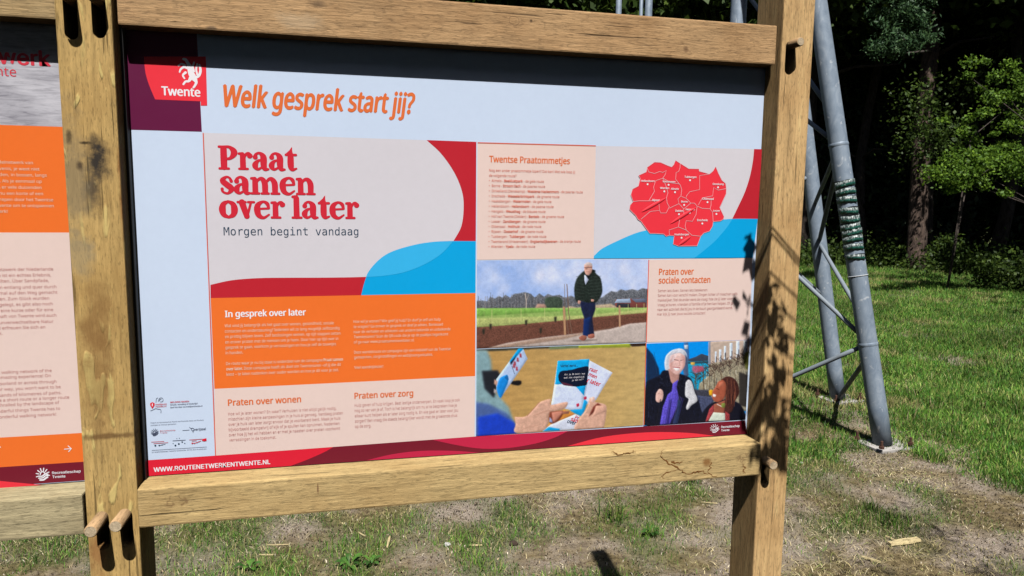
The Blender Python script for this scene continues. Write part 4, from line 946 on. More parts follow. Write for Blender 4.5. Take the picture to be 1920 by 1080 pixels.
p.fill([(570, 600), (760, 620), (720, 720), (680, 870), (580, 880)], (70, 76, 104), 2, grain=.25, gs=1.0)
p.fill([(1000, 360), (1100, 400), (1090, 720), (1000, 700)], (50, 46, 44), 4)
p.fill([(245, 270), (262, 200), (320, 145), (400, 125), (450, 145), (475, 200), (475, 300), (430, 330), (290, 350), (255, 340)], (202, 204, 214), 1, True, grain=.08, gs=.5)
p.fill([(440, 160), (480, 220), (490, 400), (450, 430), (430, 330)], (74, 90, 122), 2)
p.fill([(60, 470), (90, 445), (190, 400), (230, 350), (290, 350), (400, 380), (460, 400), (520, 440), (560, 560), (610, 720), (600, 890), (40, 900), (45, 600)], (20, 22, 36), 2, True, grain=.35, gs=.9)
for i in range(120):
    x = random.uniform(185, 460); y = 355+abs(x-330)*.35+random.uniform(0, 150); p.line([(x, y), (x+random.uniform(-22, 22), y+random.uniform(4, 26))], 5, random.choice(((8, 8, 16), (14, 14, 24), (40, 42, 62))), .7)
for i in range(50): x = random.uniform(60, 600); y = random.uniform(560, 880); p.line([(x, y), (x+random.uniform(-12, 12), y+random.uniform(20, 70))], 6, random.choice(((8, 9, 18), (44, 48, 74), (26, 28, 46))), .55)
p.fill([(282, 330), (400, 360), (390, 450), (340, 500), (310, 460)], (178, 132, 122), 1)
p.fill([(290, 250), (320, 185), (400, 168), (452, 200), (455, 280), (430, 340), (385, 390), (330, 370), (295, 320)], (224, 180, 172), 1, True)
p.fill([(300, 210), (350, 150), (430, 150), (458, 200), (400, 172), (330, 186)], (206, 206, 214), 2, True)
p.fill([(296, 300), (300, 240), (330, 230), (325, 330), (340, 370), (310, 350)], (186, 132, 124), 3, a=.55); p.fill([(340, 190), (400, 175), (425, 200), (400, 225), (350, 215)], (240, 204, 196), 3, a=.7)
for q in range(9): p.line([(262+q*9, 300-q*6), (285+q*12, 200-q*4), (330+q*12, 150-q)], 4, random.choice(((232, 234, 242), (170, 172, 186), (216, 216, 226))), .6)
p.line([(345, 238), (385, 245)], 7, (92, 62, 62), .8); p.line([(410, 246), (440, 240)], 7, (92, 62, 62), .8); p.fill([(335, 318), (400, 325), (392, 350), (360, 352)], (236, 226, 226), 1); p.line([(332, 314), (402, 322)], 6, (166, 72, 78)); p.line([(392, 250), (404, 296), (388, 302)], 5, (186, 132, 122), .8)
p.fill([(420, 200), (455, 200), (455, 300), (425, 345)], (198, 146, 138), 3, a=.6)
p.fill([(330, 480), (385, 440), (370, 520), (390, 620), (380, 700), (300, 890), (200, 895), (230, 720), (280, 590), (320, 560)], (92, 78, 190), 1, grain=.25, gs=.8)
p.fill([(300, 640), (320, 640), (290, 895), (250, 895)], (46, 38, 108), 2)
for q in range(10): x = 250+q*14; p.line([(x+60, 560+q*8), (x, 880)], 5, random.choice(((60, 48, 140), (130, 116, 214), (76, 64, 170))), .5)
p.fill([(380, 640), (420, 660), (380, 890), (330, 890), (370, 760)], (40, 50, 84), 2)
p.fill([(460, 470), (490, 440), (525, 470), (550, 560), (580, 650), (520, 700), (480, 745), (465, 720), (490, 640), (455, 600)], (204, 202, 206), 1, True, grain=.22, gs=.35)
p.fill([(160, 580), (195, 535), (232, 560), (228, 640), (190, 672), (158, 650)], (220, 176, 164), 1, True); p.line([(205, 640), (165, 880)], 7, (30, 30, 40)); p.line([(180, 580), (222, 590)], 4, (170, 120, 110), .7)
p.fill([(600, 870), (640, 760), (720, 680), (860, 640), (1000, 680), (1060, 780), (1075, 850), (900, 870)], (22, 22, 34), 2, True)
p.fill([(820, 440), (880, 408), (950, 430), (990, 490), (1000, 580), (960, 660), (930, 760), (880, 780), (830, 760), (860, 640), (850, 520)], (70, 38, 34), 1, True, grain=.45, gs=.35)
for i in range(40): x = random.uniform(835, 985); y = random.uniform(430, 640); p.line([(x, y), (x+random.uniform(-14, 18), y+random.uniform(40, 120))], 4, random.choice(((40, 20, 22), (140, 82, 60), (96, 50, 42), (30, 16, 20))), .7)
for q in ((880, 430, 900, 700), (920, 440, 950, 690), (950, 460, 985, 640), (860, 470, 870, 740)): p.line([(q[0], q[1]), (q[2]-20, (q[1]+q[3])/2), (q[2]-30, q[3])], 5, (148, 88, 64), .7)
p.fill([(745, 690), (860, 650), (850, 780), (800, 820), (740, 790)], (150, 86, 66), 1)
p.fill([(790, 460), (840, 445), (870, 500), (860, 600), (830, 650), (780, 670), (738, 645), (728, 600), (735, 555), (760, 520)], (160, 84, 62), 1, True)
p.fill([(800, 470), (840, 460), (850, 500), (790, 520)], (192, 110, 84), 3); p.fill([(738, 585), (770, 595), (760, 618), (738, 612)], (244, 234, 230), 1); p.line([(772, 530), (800, 540)], 5, (60, 26, 22), .8)
p.fill([(690, 860), (730, 770), (860, 780), (862, 855)], (206, 214, 196), 1); p.fill([(660, 865), (700, 740), (745, 690), (748, 760), (690, 860)], (158, 62, 66), 1, grain=.5, gs=.3); p.fill([(860, 760), (905, 790), (905, 855), (862, 855)], (150, 58, 60), 1, grain=.5, gs=.3)
p.line([(780, 690), (830, 715)], 9, (214, 190, 176)); p.fill([(822, 682), (858, 680), (856, 720), (826, 720)], (120, 130, 60), 1, True)
p.build('picture of two laughing women in a sunny town square', 5)

# ---- left panel
B = slab(X_FAR+.09, X_L0-.003, Z_BOT+.0005, Z_TOPB+.03, 'left panel, cut off by the edge, with orange and pink fields')
def lpoly(name, z1, z0, mat, k):
    a, b_ = X_FAR+.092, X_L0-.0035
    mesh_obj(name, [(a, YP-.00018*k, z0), (b_, YP-.00018*k, z0), (b_, YP-.00018*k, z1), (a, YP-.00018*k, z1)], [(0, 1, 2, 3)], mat, B)
zz = lambda x, y: px(x, y).z
m, nt, b = new_mat('print_grey_boards'); v = mapping(nt, (.12, 1, 1)); nn = noise(nt, v, 190, 6, .7, .6); n4 = noise(nt, mapping(nt, (.3, 1, 1)), 30, 4)
c = mix(nt, .5, ramp(nt, nn, [(.35, ink((112, 108, 116))), (.5, ink((182, 178, 184))), (.7, ink((214, 208, 212)))]), ramp(nt, n4, [(.4, ink((150, 146, 152))), (.6, ink((206, 202, 206)))]))
L(nt, c, b.inputs['Base Color']); b.inputs['Roughness'].default_value = .35
lpoly('grey_wood_print', Z_TOPB+.02, zz(60, 236), m, 1)
lpoly('orange_field', zz(60, 236), zz(60, 436), M_orange, 1); lpoly('pink_field', zz(60, 436), zz(60, 817), M_pink, 1)
lpoly('orange_field', zz(60, 817), zz(60, 872), M_orange, 1); lpoly('maroon_band', zz(60, 872), Z_BOT+.002, M_maroon, 1)
poly_l = [(0, 902), (85, 911), (0, 916.5)]
o = poly_obj('red_wedge', [(-60, 893), (0, 901.5), (50, 906.3), (84, 909.5), (0, 914.8), (-60, 918)], 3, M_red, B)
def rt(body, xr, y, w0, mat, kk=3, bold=.006, font=None, hs=1.0, em=None, name='lettering'):   # right end at px xr
    font = font or SANS; q = px(xr, y); sx = em; V, Fc = text_vf(body, font, bold); x1 = max(v[0] for v in V)
    flat_group(name, [([(q.x+(v[0]-x1)*sx, q.z+v[1]*sx*hs, v[2]) for v in V], Fc)], kk, mat, B)
M_lt = flat('print_logo_red', ink((214, 62, 76)), .35)
rt('wandelnetwerk', 96, 124, 0, M_lt, bold=.03, font=INTER, em=.050, hs=1.0, name='title_lettering')
rt('Twente', 31, 143.5, 0, M_lt, bold=.0, font=SANS, em=.027, name='title_lettering')
e1 = .0094
for body, xr, y in (('Het wandelnetwerk van', 62, 308), ('Twente is een belevenis, je weet niet', 74.5, 320), ('over zandpaden, in bossen, langs', 88, 331.5), ('het landschap. Als je eenmaal op', 78.5, 343), ('pad bent liggen er vele duizenden', 78, 354.5),
    ('kilometers. Of je nu een korte of een', 81, 366), ('lange kiest, word gegrepen door het Twentse', 100, 377.5), ('landschap en kom naar Twente om te ontspannen', 101, 388.7), ('op het netwerk!', 14.5, 399)):
    rt(body, xr, y, 0, M_onor, em=e1)
for body, xr, y in (('Das Wandernetzwerk der Niederlande', 100, 507), ('in Twente ist ein echtes Erlebnis,', 96, 518), ('das Sie erleben sollten. Über Sandpfade,', 92, 528.5), ('an Feldern entlang und quer durch', 106, 540), ('Wer sich einmal auf den Weg gemacht', 108, 550.5), ('hat, wird es wissen. Zum Glück wurden', 92.5, 561.5),
    ('viele Wege angelegt, es gibt also noch', 99, 572), ('Routen für eine kurze oder für eine', 100, 583), ('lange. Die Landschaft von Twente wird auch', 106, 593.5), ('Sie begeistern: die unverwechselbare Natur', 100.5, 605), ('und erfreuen Sie sich an', 85, 615.5), ('dem Netzwerk.', 5, 627.5),
    ('The densest walking network of the', 97, 697), ('Netherlands is a truly amazing experience! On', 95.5, 706.5), ('your way past moorland or across through', 106, 717.5), ('on your way, you won\'t want to be', 114, 727.5), ('stopped by thousands of kilometres of paths.', 115.5, 738.5), ('Whether you take a short route or a longer route', 130, 747),
    ('you will be enthralled by the landscape of', 111.5, 757), ('and the wonderful things Twente has to', 113, 768), ('offer in this wonderful walking network!', 105.5, 779)):
    rt(body, xr, y, 0, M_body, em=e1, bold=.008)
flat_group('arrow_mark', [stroke_px([(121, 842), (134, 841)], 1.3, 1), stroke_px([(128, 836), (134, 841), (129, 846.5)], 1.3, 1)], 3, M_white, B)
flat_group('arrow_mark', [stroke_px([(-4, 840), (1, 838)], 1.6, 1)], 3, M_white, B)
sun_logo(80.5, 890, 12.5, 3, M_white, B)
fit_line('logo_lettering', 'Recreatieschap', (98, 889), 152, 3, M_white, B, INTER, .02, 1.0); fit_line('logo_lettering', 'Twente', (98.5, 896.5), 123, 3, M_white, B, INTER, .02, 1.1)

# ------------------------------------------------------------------ galvanised lattice mast
m, nt, b = new_mat('galvanised_steel'); v = mapping(nt, (1, 1, .6))
n1 = noise(nt, v, 18, 5, .6, 1.0); vo = node(nt, 'ShaderNodeTexVoronoi'); vo.inputs['Scale'].default_value = 9; L(nt, v, vo.inputs['Vector'])
n2 = noise(nt, v, 11, 3, .5, 2.5)
c = ramp(nt, n1, [(.3, (.19, .24, .31)), (.55, (.26, .315, .385)), (.75, (.35, .40, .46))])
c = mix(nt, ramp(nt, n2, [(.64, g3(0)), (.69, g3(.55))]), c, (.62, .64, .66))
L(nt, c, b.inputs['Base Color']); b.inputs['Metallic'].default_value = .12; b.inputs['Roughness'].default_value = .5
bump(nt, b, n1, .12, .002); STEEL = m
rust = flat('rusty_bolt', (.10, .05, .035), .7)
base_r = on_ground(1655, 833); base_2 = on_ground(1571, 748); base_3 = Vector((2.83, 4.94, 0))
mast = thing('lattice_mast', 'galvanised steel lattice mast of leaning tubes standing on the grass behind the board', 'mast', (base_r+base_2+base_3)/3)
top_r = at_depth(1532, 0, depth_of(base_r)*1.005); top_2 = at_depth(1480, 0, depth_of(base_2)*.99); top_3 = at_depth(1386, 0, depth_of(base_3)*1.0)
RAD = .0665*34/37
def leg(a, t, r):
    d = (t-a); e = a+d*(7.5/d.z)
    V, Fc = tube_vf([a+(e-a)*k/30 for k in range(31)], r, 28); return mesh_obj('leg', V, Fc, STEEL, mast, True)
for o in (leg(base_r, top_r, RAD), leg(base_2, top_2, RAD), leg(base_3, top_3, RAD)): pass
def on_leg(a, t, ypx):                                  # the point of a leg that the photo shows at height ypx
    lo, hi = 0.0, 1.3
    d = t-a
    def yy(s):
        q = a+d*s-CAM; return 540-F_PX*q.dot(UP)/q.dot(FW)
    for _ in range(40):
        mid = (lo+hi)/2
        if yy(mid) > ypx: lo = mid
        else: hi = mid
    return a+d*lo
def brace(p, q, r=.0155, name='brace'):
    V, Fc = tube_vf([p+(q-p)*k/6 for k in range(7)], r, 12); mesh_obj(name, V, Fc, flat('dull_zinc', (.24, .275, .31), .55), mast, True)
R_ = lambda y: on_leg(base_r, top_r, y); T_ = lambda y: on_leg(base_2, top_2, y); U_ = lambda y: on_leg(base_3, top_3, y)
brace(R_(275), T_(385)); brace(R_(272), U_(120)); brace(R_(215), U_(-30), .016)
brace(T_(455), R_(600)); brace(R_(290), T_(455), .017)
brace(R_(640), U_(395)); brace(R_(645), U_(820)); brace(R_(665), T_(752), .017)
brace(T_(60), R_(-80)); brace(T_(60), U_(-60)); brace(U_(120), T_(230), .016); brace(U_(395), T_(330), .016); brace(U_(395), T_(560), .016)
for y_ in (272, 645):
    c_ = R_(y_); ax_ = (top_r-base_r).normalized(); V, Fc = tube_vf([c_-ax_*.012, c_-ax_*.006, c_+ax_*.006, c_+ax_*.012], [RAD+.0005, RAD+.003, RAD+.003, RAD+.0005], 28, False); mesh_obj('weld_seam', V, Fc, STEEL, mast, True)
for bp in (base_r, base_2, base_3):
    dr = Vector((mast.location.x-bp.x, mast.location.y-bp.y, 0)).normalized(); sd_ = Vector((-dr.y, dr.x, 0))
    c0 = bp+Vector((0, 0, .012))
    V = []
    for zz_ in (0.0, .018):
        for a, b2 in ((-.12, -.11), (.17, -.12), (.19, .10), (-.12, .12)):
            V.append(Vector((bp.x, bp.y, float(gz(bp.x, bp.y))-.004+zz_))+Vector((1, .12, 0))*a+Vector((-.12, 1, 0))*b2)
    mesh_obj('base_plate', V, [(3, 2, 1, 0), (4, 5, 6, 7), (0, 1, 5, 4), (1, 2, 6, 5), (2, 3, 7, 6), (3, 0, 4, 7)], flat('concrete_pale', (.46, .43, .40), .85), mast)
    for a, b2 in ((-.12, -.10), (.13, -.10), (.12, .10), (-.12, .10)):
        q = Vector((bp.x, bp.y, float(gz(bp.x, bp.y))+.03))+Vector((1, .12, 0))*a+Vector((-.12, 1, 0))*b2
        v1 = tube_vf([q, q+Vector((0, 0, .018))], .017, 6); v2 = tube_vf([q+Vector((0, 0, .0185)), q+Vector((0, 0, .05))], .0085, 8)
        V, Fc = join_vf([v1, v2]); mesh_obj('bolt', V, Fc, rust, mast)
# plastic marker tags strapped round the front leg
m, nt, b = new_mat('tag_print'); v = mapping(nt, (1, 1, 1)); nn = noise(nt, mapping(nt, (1, 1, .35)), 170, 2, .5)
at = node(nt, 'ShaderNodeAttribute', attribute_name='band')
white_part = ramp(nt, nn, [(.47, (.03, .05, .045)), (.57, (.34, .38, .37))]); green_part = ramp(nt, noise(nt, v, 90, 3), [(.4, (.01, .07, .055)), (.62, (.02, .15, .11)), (.68, (.4, .5, .46))])
L(nt, mix(nt, at.outputs['Fac'], green_part, white_part), b.inputs['Base Color']); b.inputs['Roughness'].default_value = .4; TAG = m
ax = (top_r-base_r).normalized()
tocam = (CAM-R_(420)); tocam = (tocam-ax*tocam.dot(ax)).normalized(); sdv = ax.cross(tocam).normalized()
for i, (y, hgt, rot) in enumerate(((346, .042, .15), (361, .04, .1), (376, .042, .05), (396, .042, .05), (411, .045, .1), (425, .042, -.1), (436, .038, .1), (449, .04, .05), (464, .04, 0), (482, .032, .0))):
    c0 = R_(y); V = []; Fc = []; cols = []; n = 16
    for j, (t_, r_, f_) in enumerate(((.5, 1, 1), (.02, 1, 1), (-.02, 1, 0), (-.5, 1, 0))):
        for k in range(n+1):
            a = -1.15+rot+2.3*k/n-.0
            V.append(c0+ax*(t_*hgt+.006*math.sin(a*1.5+i))+(tocam*math.cos(a)+sdv*math.sin(a))*(RAD+.006+.002*math.sin(k*1.7+i))); cols += [f_, f_, f_, 1]
    for j in range(3):
        for k in range(n): q = j*(n+1)+k; Fc.append((q, q+1, q+n+2, q+n+1))
    o = mesh_obj('marker_tag', V, Fc, TAG, mast, True); ca = o.data.color_attributes.new('band', 'FLOAT_COLOR', 'POINT'); ca.data.foreach_set('color', cols)
    so = o.modifiers.new('s', 'SOLIDIFY'); so.thickness = .0015
    ring = [c0+ax*(hgt*.52+.002*math.sin(k))+(tocam*math.cos(2*math.pi*k/24)+sdv*math.sin(2*math.pi*k/24))*(RAD+.003) for k in range(25)]
    V, Fc = tube_vf(ring, .0028, 5, False); mesh_obj('tie_strap', V, Fc, strip_mat, mast)
tie = [R_(517)+(tocam*math.cos(2*math.pi*k/24)+sdv*math.sin(2*math.pi*k/24))*(RAD+.002) for k in range(25)]
V, Fc = tube_vf(tie, .003, 5, False); mesh_obj('tie_strap', V, Fc, flat('white_tie', (.6, .62, .64), .5), mast)

# farther steel poles seen above the top rail
def far_pole(x, D, r, label):
    g_ = at_depth(x, 20, D); V, Fc = tube_vf([(g_.x, g_.y, -.1), (g_.x, g_.y, 7)], r, 14)
    o = mesh_obj('steel_pole', V, Fc, STEEL, None, True, (g_.x, g_.y, 0)); tag(o, label, 'pole', 'steel poles behind the board')
far_pole(1160, 9.5, .038, 'thin grey steel pole above the top rail, leftmost of the three')
far_pole(1202, 10.2, .026, 'thinnest grey steel pole above the top rail, middle of the three')
far_pole(1216, 9.0, .046, 'grey steel pole above the top rail, rightmost of the three')

# ------------------------------------------------------------------ vegetation
m, nt, b = new_mat('pine_bark'); v = mapping(nt, (1, 1, .3)); n1 = noise(nt, v, 16, 6, .7, .6)
L(nt, ramp(nt, n1, [(.35, (.02, .015, .012)), (.5, (.06, .045, .036)), (.7, (.11, .085, .07))]), b.inputs['Base Color']); b.inputs['Roughness'].default_value = .9
bump(nt, b, n1, 1.0, .03); BARK = m
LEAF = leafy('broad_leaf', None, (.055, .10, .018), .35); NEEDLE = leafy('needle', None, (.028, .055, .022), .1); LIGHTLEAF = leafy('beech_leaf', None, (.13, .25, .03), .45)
def leaf_cloud_mesh(name, centers, sizes, mat, aspect=.6, needle=False):
    n = len(centers); C = np.asarray(centers); s = np.asarray(sizes)[:, None]
    a = rng.normal(size=(n, 3)); a /= np.linalg.norm(a, axis=1, keepdims=True); b2 = rng.normal(size=(n, 3)); b2 -= (b2*a).sum(1, keepdims=True)*a; b2 /= np.linalg.norm(b2, axis=1, keepdims=True)
    nr_ = np.cross(a, b2)
    P = np.stack([C-a*s*.5, C+b2*s*.5*aspect+nr_*s*.08, C+a*s*.5, C-b2*s*.5*aspect+nr_*s*.08], 1)
    me = bpy.data.meshes.new(name); me.vertices.add(4*n); me.vertices.foreach_set('co', P.reshape(-1).astype(np.float32))
    me.loops.add(4*n); me.loops.foreach_set('vertex_index', np.arange(4*n, dtype=np.int32)); me.polygons.add(n); me.polygons.foreach_set('loop_start', np.arange(0, 4*n, 4, dtype=np.int32))
    me.update(calc_edges=True); me.materials.append(mat); return me
def crown_mesh(name, rad, z0, z1, n, leaf, mat, clumps=40, csz=.9):
    cc = []
    for i in range(clumps):
        t = random.random(); z = z0+(z1-z0)*t; rr = rad*math.sqrt(max(.05, 1-(2*t-.85)**2))*math.sqrt(random.uniform(.05, 1)); an = random.uniform(0, 2*math.pi)
        cc.append((rr*math.cos(an), rr*math.sin(an), z))
    cc = np.array(cc); pick = rng.integers(0, clumps, n); d = rng.normal(size=(n, 3))*np.array([csz, csz, csz*.55])*.5
    return leaf_cloud_mesh(name, cc[pick]+d, rng.uniform(.6, 1.3, n)*leaf, mat)
def spruce_mesh(name, rad, z0, z1, n, mat):
    t = rng.random(n)**.8; z = z0+(z1-z0)*t; r = rad*(1-t)*(.35+.65*np.sqrt(rng.random(n))); an = np.round(rng.random(n)*14)/14*2*np.pi+z*2.4+rng.normal(size=n)*.12
    z = z-r*.25+rng.normal(size=n)*.08
    return leaf_cloud_mesh(name, np.stack([r*np.cos(an), r*np.sin(an), z], -1), rng.uniform(.14, .32, n), mat, .35)
def trunk_mesh(name, h, r, bend=.15, limbs=0, lz=3):
    pts = [Vector((bend*math.sin(i*1.1+h), bend*math.cos(i*.8)*.6-bend*.6, h*i/8-.1)) for i in range(9)]
    parts = [tube_vf(pts, [r*(1.25 if i == 0 else 1-.09*i) for i in range(9)], 12)]
    for k in range(limbs):
        z = lz+(h-lz)*k/max(limbs, 1)*.9; i = min(7, int(z/h*8)); an = k*2.4; L_ = random.uniform(.8, 2.2); p0 = pts[i]
        parts.append(tube_vf([p0, p0+Vector((math.cos(an)*L_*.5, math.sin(an)*L_*.5, .25)), p0+Vector((math.cos(an)*L_, math.sin(an)*L_, .2))], [r*.28, r*.18, r*.06], 6))
    V, Fc = join_vf(parts); me = bpy.data.meshes.new(name); me.from_pydata([tuple(v) for v in V], [], Fc); me.materials.append(BARK)
    me.polygons.foreach_set('use_smooth', [True]*len(me.polygons)); return me
CR = [crown_mesh('crown', 3.4, 6.0, 15, 15000, .26, LEAF, 70, 1.5), crown_mesh('crown', 3.0, 6.4, 13.5, 13000, .25, LEAF, 60, 1.4)]
SP = [spruce_mesh('crown', 2.7, .5, 13, 16000, NEEDLE), spruce_mesh('crown', 2.2, 1.2, 11, 13000, NEEDLE)]
TR = [trunk_mesh('trunk', 13, .22, .15, 8), trunk_mesh('trunk', 12, .16, .2, 6)]
def tree(x, y, kind, i, s, rz, label, group, name):
    t = thing(name, label, 'tree', (x, y, float(gz(x, y))-.05), group); t.rotation_euler = (0, 0, rz); t.scale = (s, s, s)
    for nm, me in (('trunk', TR[i % 2]), ('crown', (CR if kind == 'b' else SP)[i % 2])):
        o = bpy.data.objects.new(nm, me); COL.objects.link(o); o.parent = t
    return t
def dirpt(xpx, D):                                      # ground point in the direction of a photo column at distance D
    d = ray(xpx, 372); d.z = 0; d.normalize(); return d*D
k = 0
# front row: broad crowns reaching out over the meadow edge
for xpx, D in ((820, 19.5), (1000, 20.2), (1180, 19.4), (1350, 20.4), (1500, 21.2), (1620, 22.0), (1735, 21.4), (1880, 21.5), (2050, 20.5), (2300, 19.5)):
    q = dirpt(xpx, D); tree(q.x, q.y, 'b', k, random.uniform(.95, 1.1), k*1.7, 'broadleaved tree at the front edge of the dark wood, high crown out over the grass', 'broadleaved trees along the wood edge', 'broadleaf_tree'); k += 1
for xpx, D in ((900, 22.5), (1090, 23), (1260, 22.5), (1430, 23.5), (1570, 24.2), (1690, 24.5), (1820, 24), (1960, 23.5), (2150, 23)):
    q = dirpt(xpx, D); tree(q.x, q.y, 'b', k, random.uniform(1.0, 1.15), k*1.3, 'broadleaved tree standing deeper in the shaded wood behind the first row', 'broadleaved trees deeper in the wood', 'broadleaf_tree'); k += 1
for row, (D, st) in enumerate(((24.8, 120), (27.5, 105), (31, 95))):
    x = 700+row*40
    while x < 2300:
        q = dirpt(x, D+random.uniform(-.7, .7)); tree(q.x, q.y, 's', k, random.uniform(.95, 1.25), k*.9, 'dark spruce with boughs to the ground, in the back of the wood', 'spruces at the back of the wood', 'spruce_tree'); k += 1; x += st
# the thick trunk that catches a little light
m, nt, b = new_mat('warm_bark'); v = mapping(nt, (1, 1, .3)); n1 = noise(nt, v, 22, 6, .7, .6)
L(nt, ramp(nt, n1, [(.35, (.02, .013, .01)), (.5, (.08, .052, .038)), (.7, (.17, .115, .085))]), b.inputs['Base Color']); b.inputs['Roughness'].default_value = .9; bump(nt, b, n1, 1.0, .03); WBARK = m
D0 = 14.6
def PT(x, y, D=D0): return at_depth(x, y, D)
gq = dirpt(1722, 19.6)
t = thing('pine_tree', 'pine with a thick reddish trunk catching sunlight at the right of the wood', 'tree', (gq.x, gq.y, -.05))
pts = [Vector((gq.x, gq.y, -.1)), PT(1722, 480), PT(1728, 300), PT(1733, 180), PT(1748, 90), PT(1752, 0), PT(1752, -400), PT(1750, -800)]
D1 = depth_of(pts[0]); pts[1:] = [at_depth(x, y, D1) for x, y in ((1718, 480), (1726, 300), (1735, 180), (1746, 90), (1752, 0), (1752, -400), (1750, -800))]
V, Fc = tube_vf(pts, [.24, .22, .2, .19, .18, .17, .13, .08], 14); mesh_obj('trunk', V, Fc, WBARK, t, True)
# a bough of needles hanging in front of it
def bough(parent, tip_pts, n, mat, leaf, spread, asp=.3):
    C = []
    for (x, y, D, w) in tip_pts:
        c0 = at_depth(x, y, D); m_ = n//len(tip_pts); C.append(np.array(c0)+rng.normal(size=(m_, 3))*np.array([spread*w, spread*w, spread*w*.7]))
    C = np.concatenate(C)-np.array(parent_world(parent)); me = leaf_cloud_mesh('foliage', C, rng.uniform(.6, 1.3, len(C))*leaf, mat, asp)
    o = bpy.data.objects.new('foliage', me); COL.objects.link(o); o.parent = parent; return o
FIR = leafy('fir_needle', None, (.05, .11, .045), .2)
tips = []
for k_ in range(60):
    u_ = random.random(); xx = 1752-u_*115; tips.append((xx+random.uniform(-8, 8), -45+random.random()**.9*138+u_*22-(20 if u_ < .3 else 0), 12.3+random.uniform(-.3, .3), random.uniform(.25, .6)))
bough(t, tips, 5200, FIR, .09, .19)
for p0, p1 in (((1748, 95), (1690, 100)), ((1745, 60), (1650, 85)), ((1750, 20), (1680, 20))):
    V, Fc = tube_vf([at_depth(*p0, D1), at_depth(*p1, 13.5)], [.035, .012], 6); mesh_obj('branch', V, Fc, BARK, t, True)
# sunlit bush at the right
def bush(name, label, base, tips, n, leaf, mat, spread, cat='bush'):
    t = thing(name, label, cat, base)
    for (x, y, D, w) in tips[::9]:
        q = at_depth(x, y, D); V, Fc = tube_vf([Vector(base), Vector(base)*.8+q*.2+Vector((0, 0, q.z*.55)), q], [.02, .012, .005], 6); mesh_obj('stem', V, Fc, BARK, t, True)
    bough(t, tips, n, mat, leaf, spread, .65); return t
bq = dirpt(1975, 16.4)
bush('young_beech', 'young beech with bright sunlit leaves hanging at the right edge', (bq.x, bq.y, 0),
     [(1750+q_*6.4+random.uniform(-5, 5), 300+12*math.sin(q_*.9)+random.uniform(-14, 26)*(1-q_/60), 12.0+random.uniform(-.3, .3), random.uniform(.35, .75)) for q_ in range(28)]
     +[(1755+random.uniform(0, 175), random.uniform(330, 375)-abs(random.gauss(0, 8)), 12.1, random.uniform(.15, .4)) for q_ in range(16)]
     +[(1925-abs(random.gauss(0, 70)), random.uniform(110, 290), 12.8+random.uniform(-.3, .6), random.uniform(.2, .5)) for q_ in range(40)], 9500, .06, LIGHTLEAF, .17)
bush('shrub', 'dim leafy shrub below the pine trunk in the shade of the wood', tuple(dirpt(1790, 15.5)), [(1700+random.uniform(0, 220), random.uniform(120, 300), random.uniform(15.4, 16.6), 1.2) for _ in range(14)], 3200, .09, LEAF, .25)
bush('bramble', 'low bramble patch on the grass edge at the foot of the wood', tuple(on_ground(1850, 530)), [(x, y, 13.6-(x-1800)*.004, .8) for x, y in ((1790, 500), (1815, 490), (1840, 500), (1870, 512), (1895, 518), (1765, 478), (1780, 455), (1845, 520), (1910, 530))], 2400, .075, LEAF, .14)
# ragged undergrowth along the wood edge, one tangled mass
C = []
for i in range(60):
    g_ = dirpt(1480+i*9+random.uniform(-8, 8), random.uniform(19.3, 21.6)); q = rng.normal(size=(260, 3))*np.array([.5, .4, .28]); q[:, 2] = np.abs(q[:, 2])+.03
    C.append(q*random.uniform(.5, 1.3)+np.array(g_))
C = np.concatenate(C); me = leaf_cloud_mesh('undergrowth', C, rng.uniform(.05, .13, len(C)), LEAF); o = bpy.data.objects.new('undergrowth', me); COL.objects.link(o); o['kind'] = 'stuff'
# unseen trees added behind and beside the viewer to block sky light
for i in range(34):
    a = math.radians(84+i*238/33); D = 13.5+3.0*(i % 3); q = Vector((math.sin(a)*D, math.cos(a)*D, 0))
    tree(q.x, q.y, 's' if i % 2 else 'b', i, 1.0+.1*(i % 3), i*.8, 'tall tree out of view behind the viewer, added to block sky light', 'unseen trees added round the viewer to block sky light', 'spruce_tree' if i % 2 else 'broadleaf_tree')

# tree standing behind and right of the viewer: its twigs throw the leafy shadows on the right post
def sunward(p, h): return Vector(p)+TO_SUN*((h-Vector(p).z)/TO_SUN.z)
t = thing('birch_tree', 'slender birch behind the viewer whose twigs shade the right post', 'tree', (2.9, -1.9, 0))
V, Fc = tube_vf([(2.9, -1.9, -.1), (2.85, -1.85, 2), (2.7, -1.7, 4), (2.6, -1.6, 6.5)], [.13, .11, .08, .03], 12); mesh_obj('trunk', V, Fc, BARK, t, True)
C = []; twigs = []
def cluster(target, h, n, sx, sz):
    c = sunward(target, h)
    for _ in range(n): C.append(c+Vector((random.gauss(0, sx), random.gauss(0, sx*.6), random.gauss(0, sz))))
    return c
ends = []
for (x, y, n, sx, sz) in ((1449, 612, 8, .016, .024), (1440, 560, 5, .014, .02), (1428, 495, 3, .012, .016), (1462, 690, 6, .02, .03), (1450, 650, 5, .018, .03), (1438, 740, 7, .022, .035), (1462, 745, 5, .015, .03), (1440, 800, 6, .02, .03), (1425, 850, 7, .018, .03), (1460, 850, 9, .015, .04), (1470, 800, 6, .01, .03), (1455, 780, 3, .02, .02), (1440, 880, 4, .02, .02), (1422, 590, 3, .012, .03)):
    ends.append(cluster(on_y(x, y, YF), 2.0, max(3, round(n*1.7)), sx*.9, sz*.85))
ends.append(cluster(on_y(1403, 488, YP), 2.0, 5, .012, .02)); ends.append(cluster(on_y(1398, 470, YP), 2.0, 3, .01, .015))
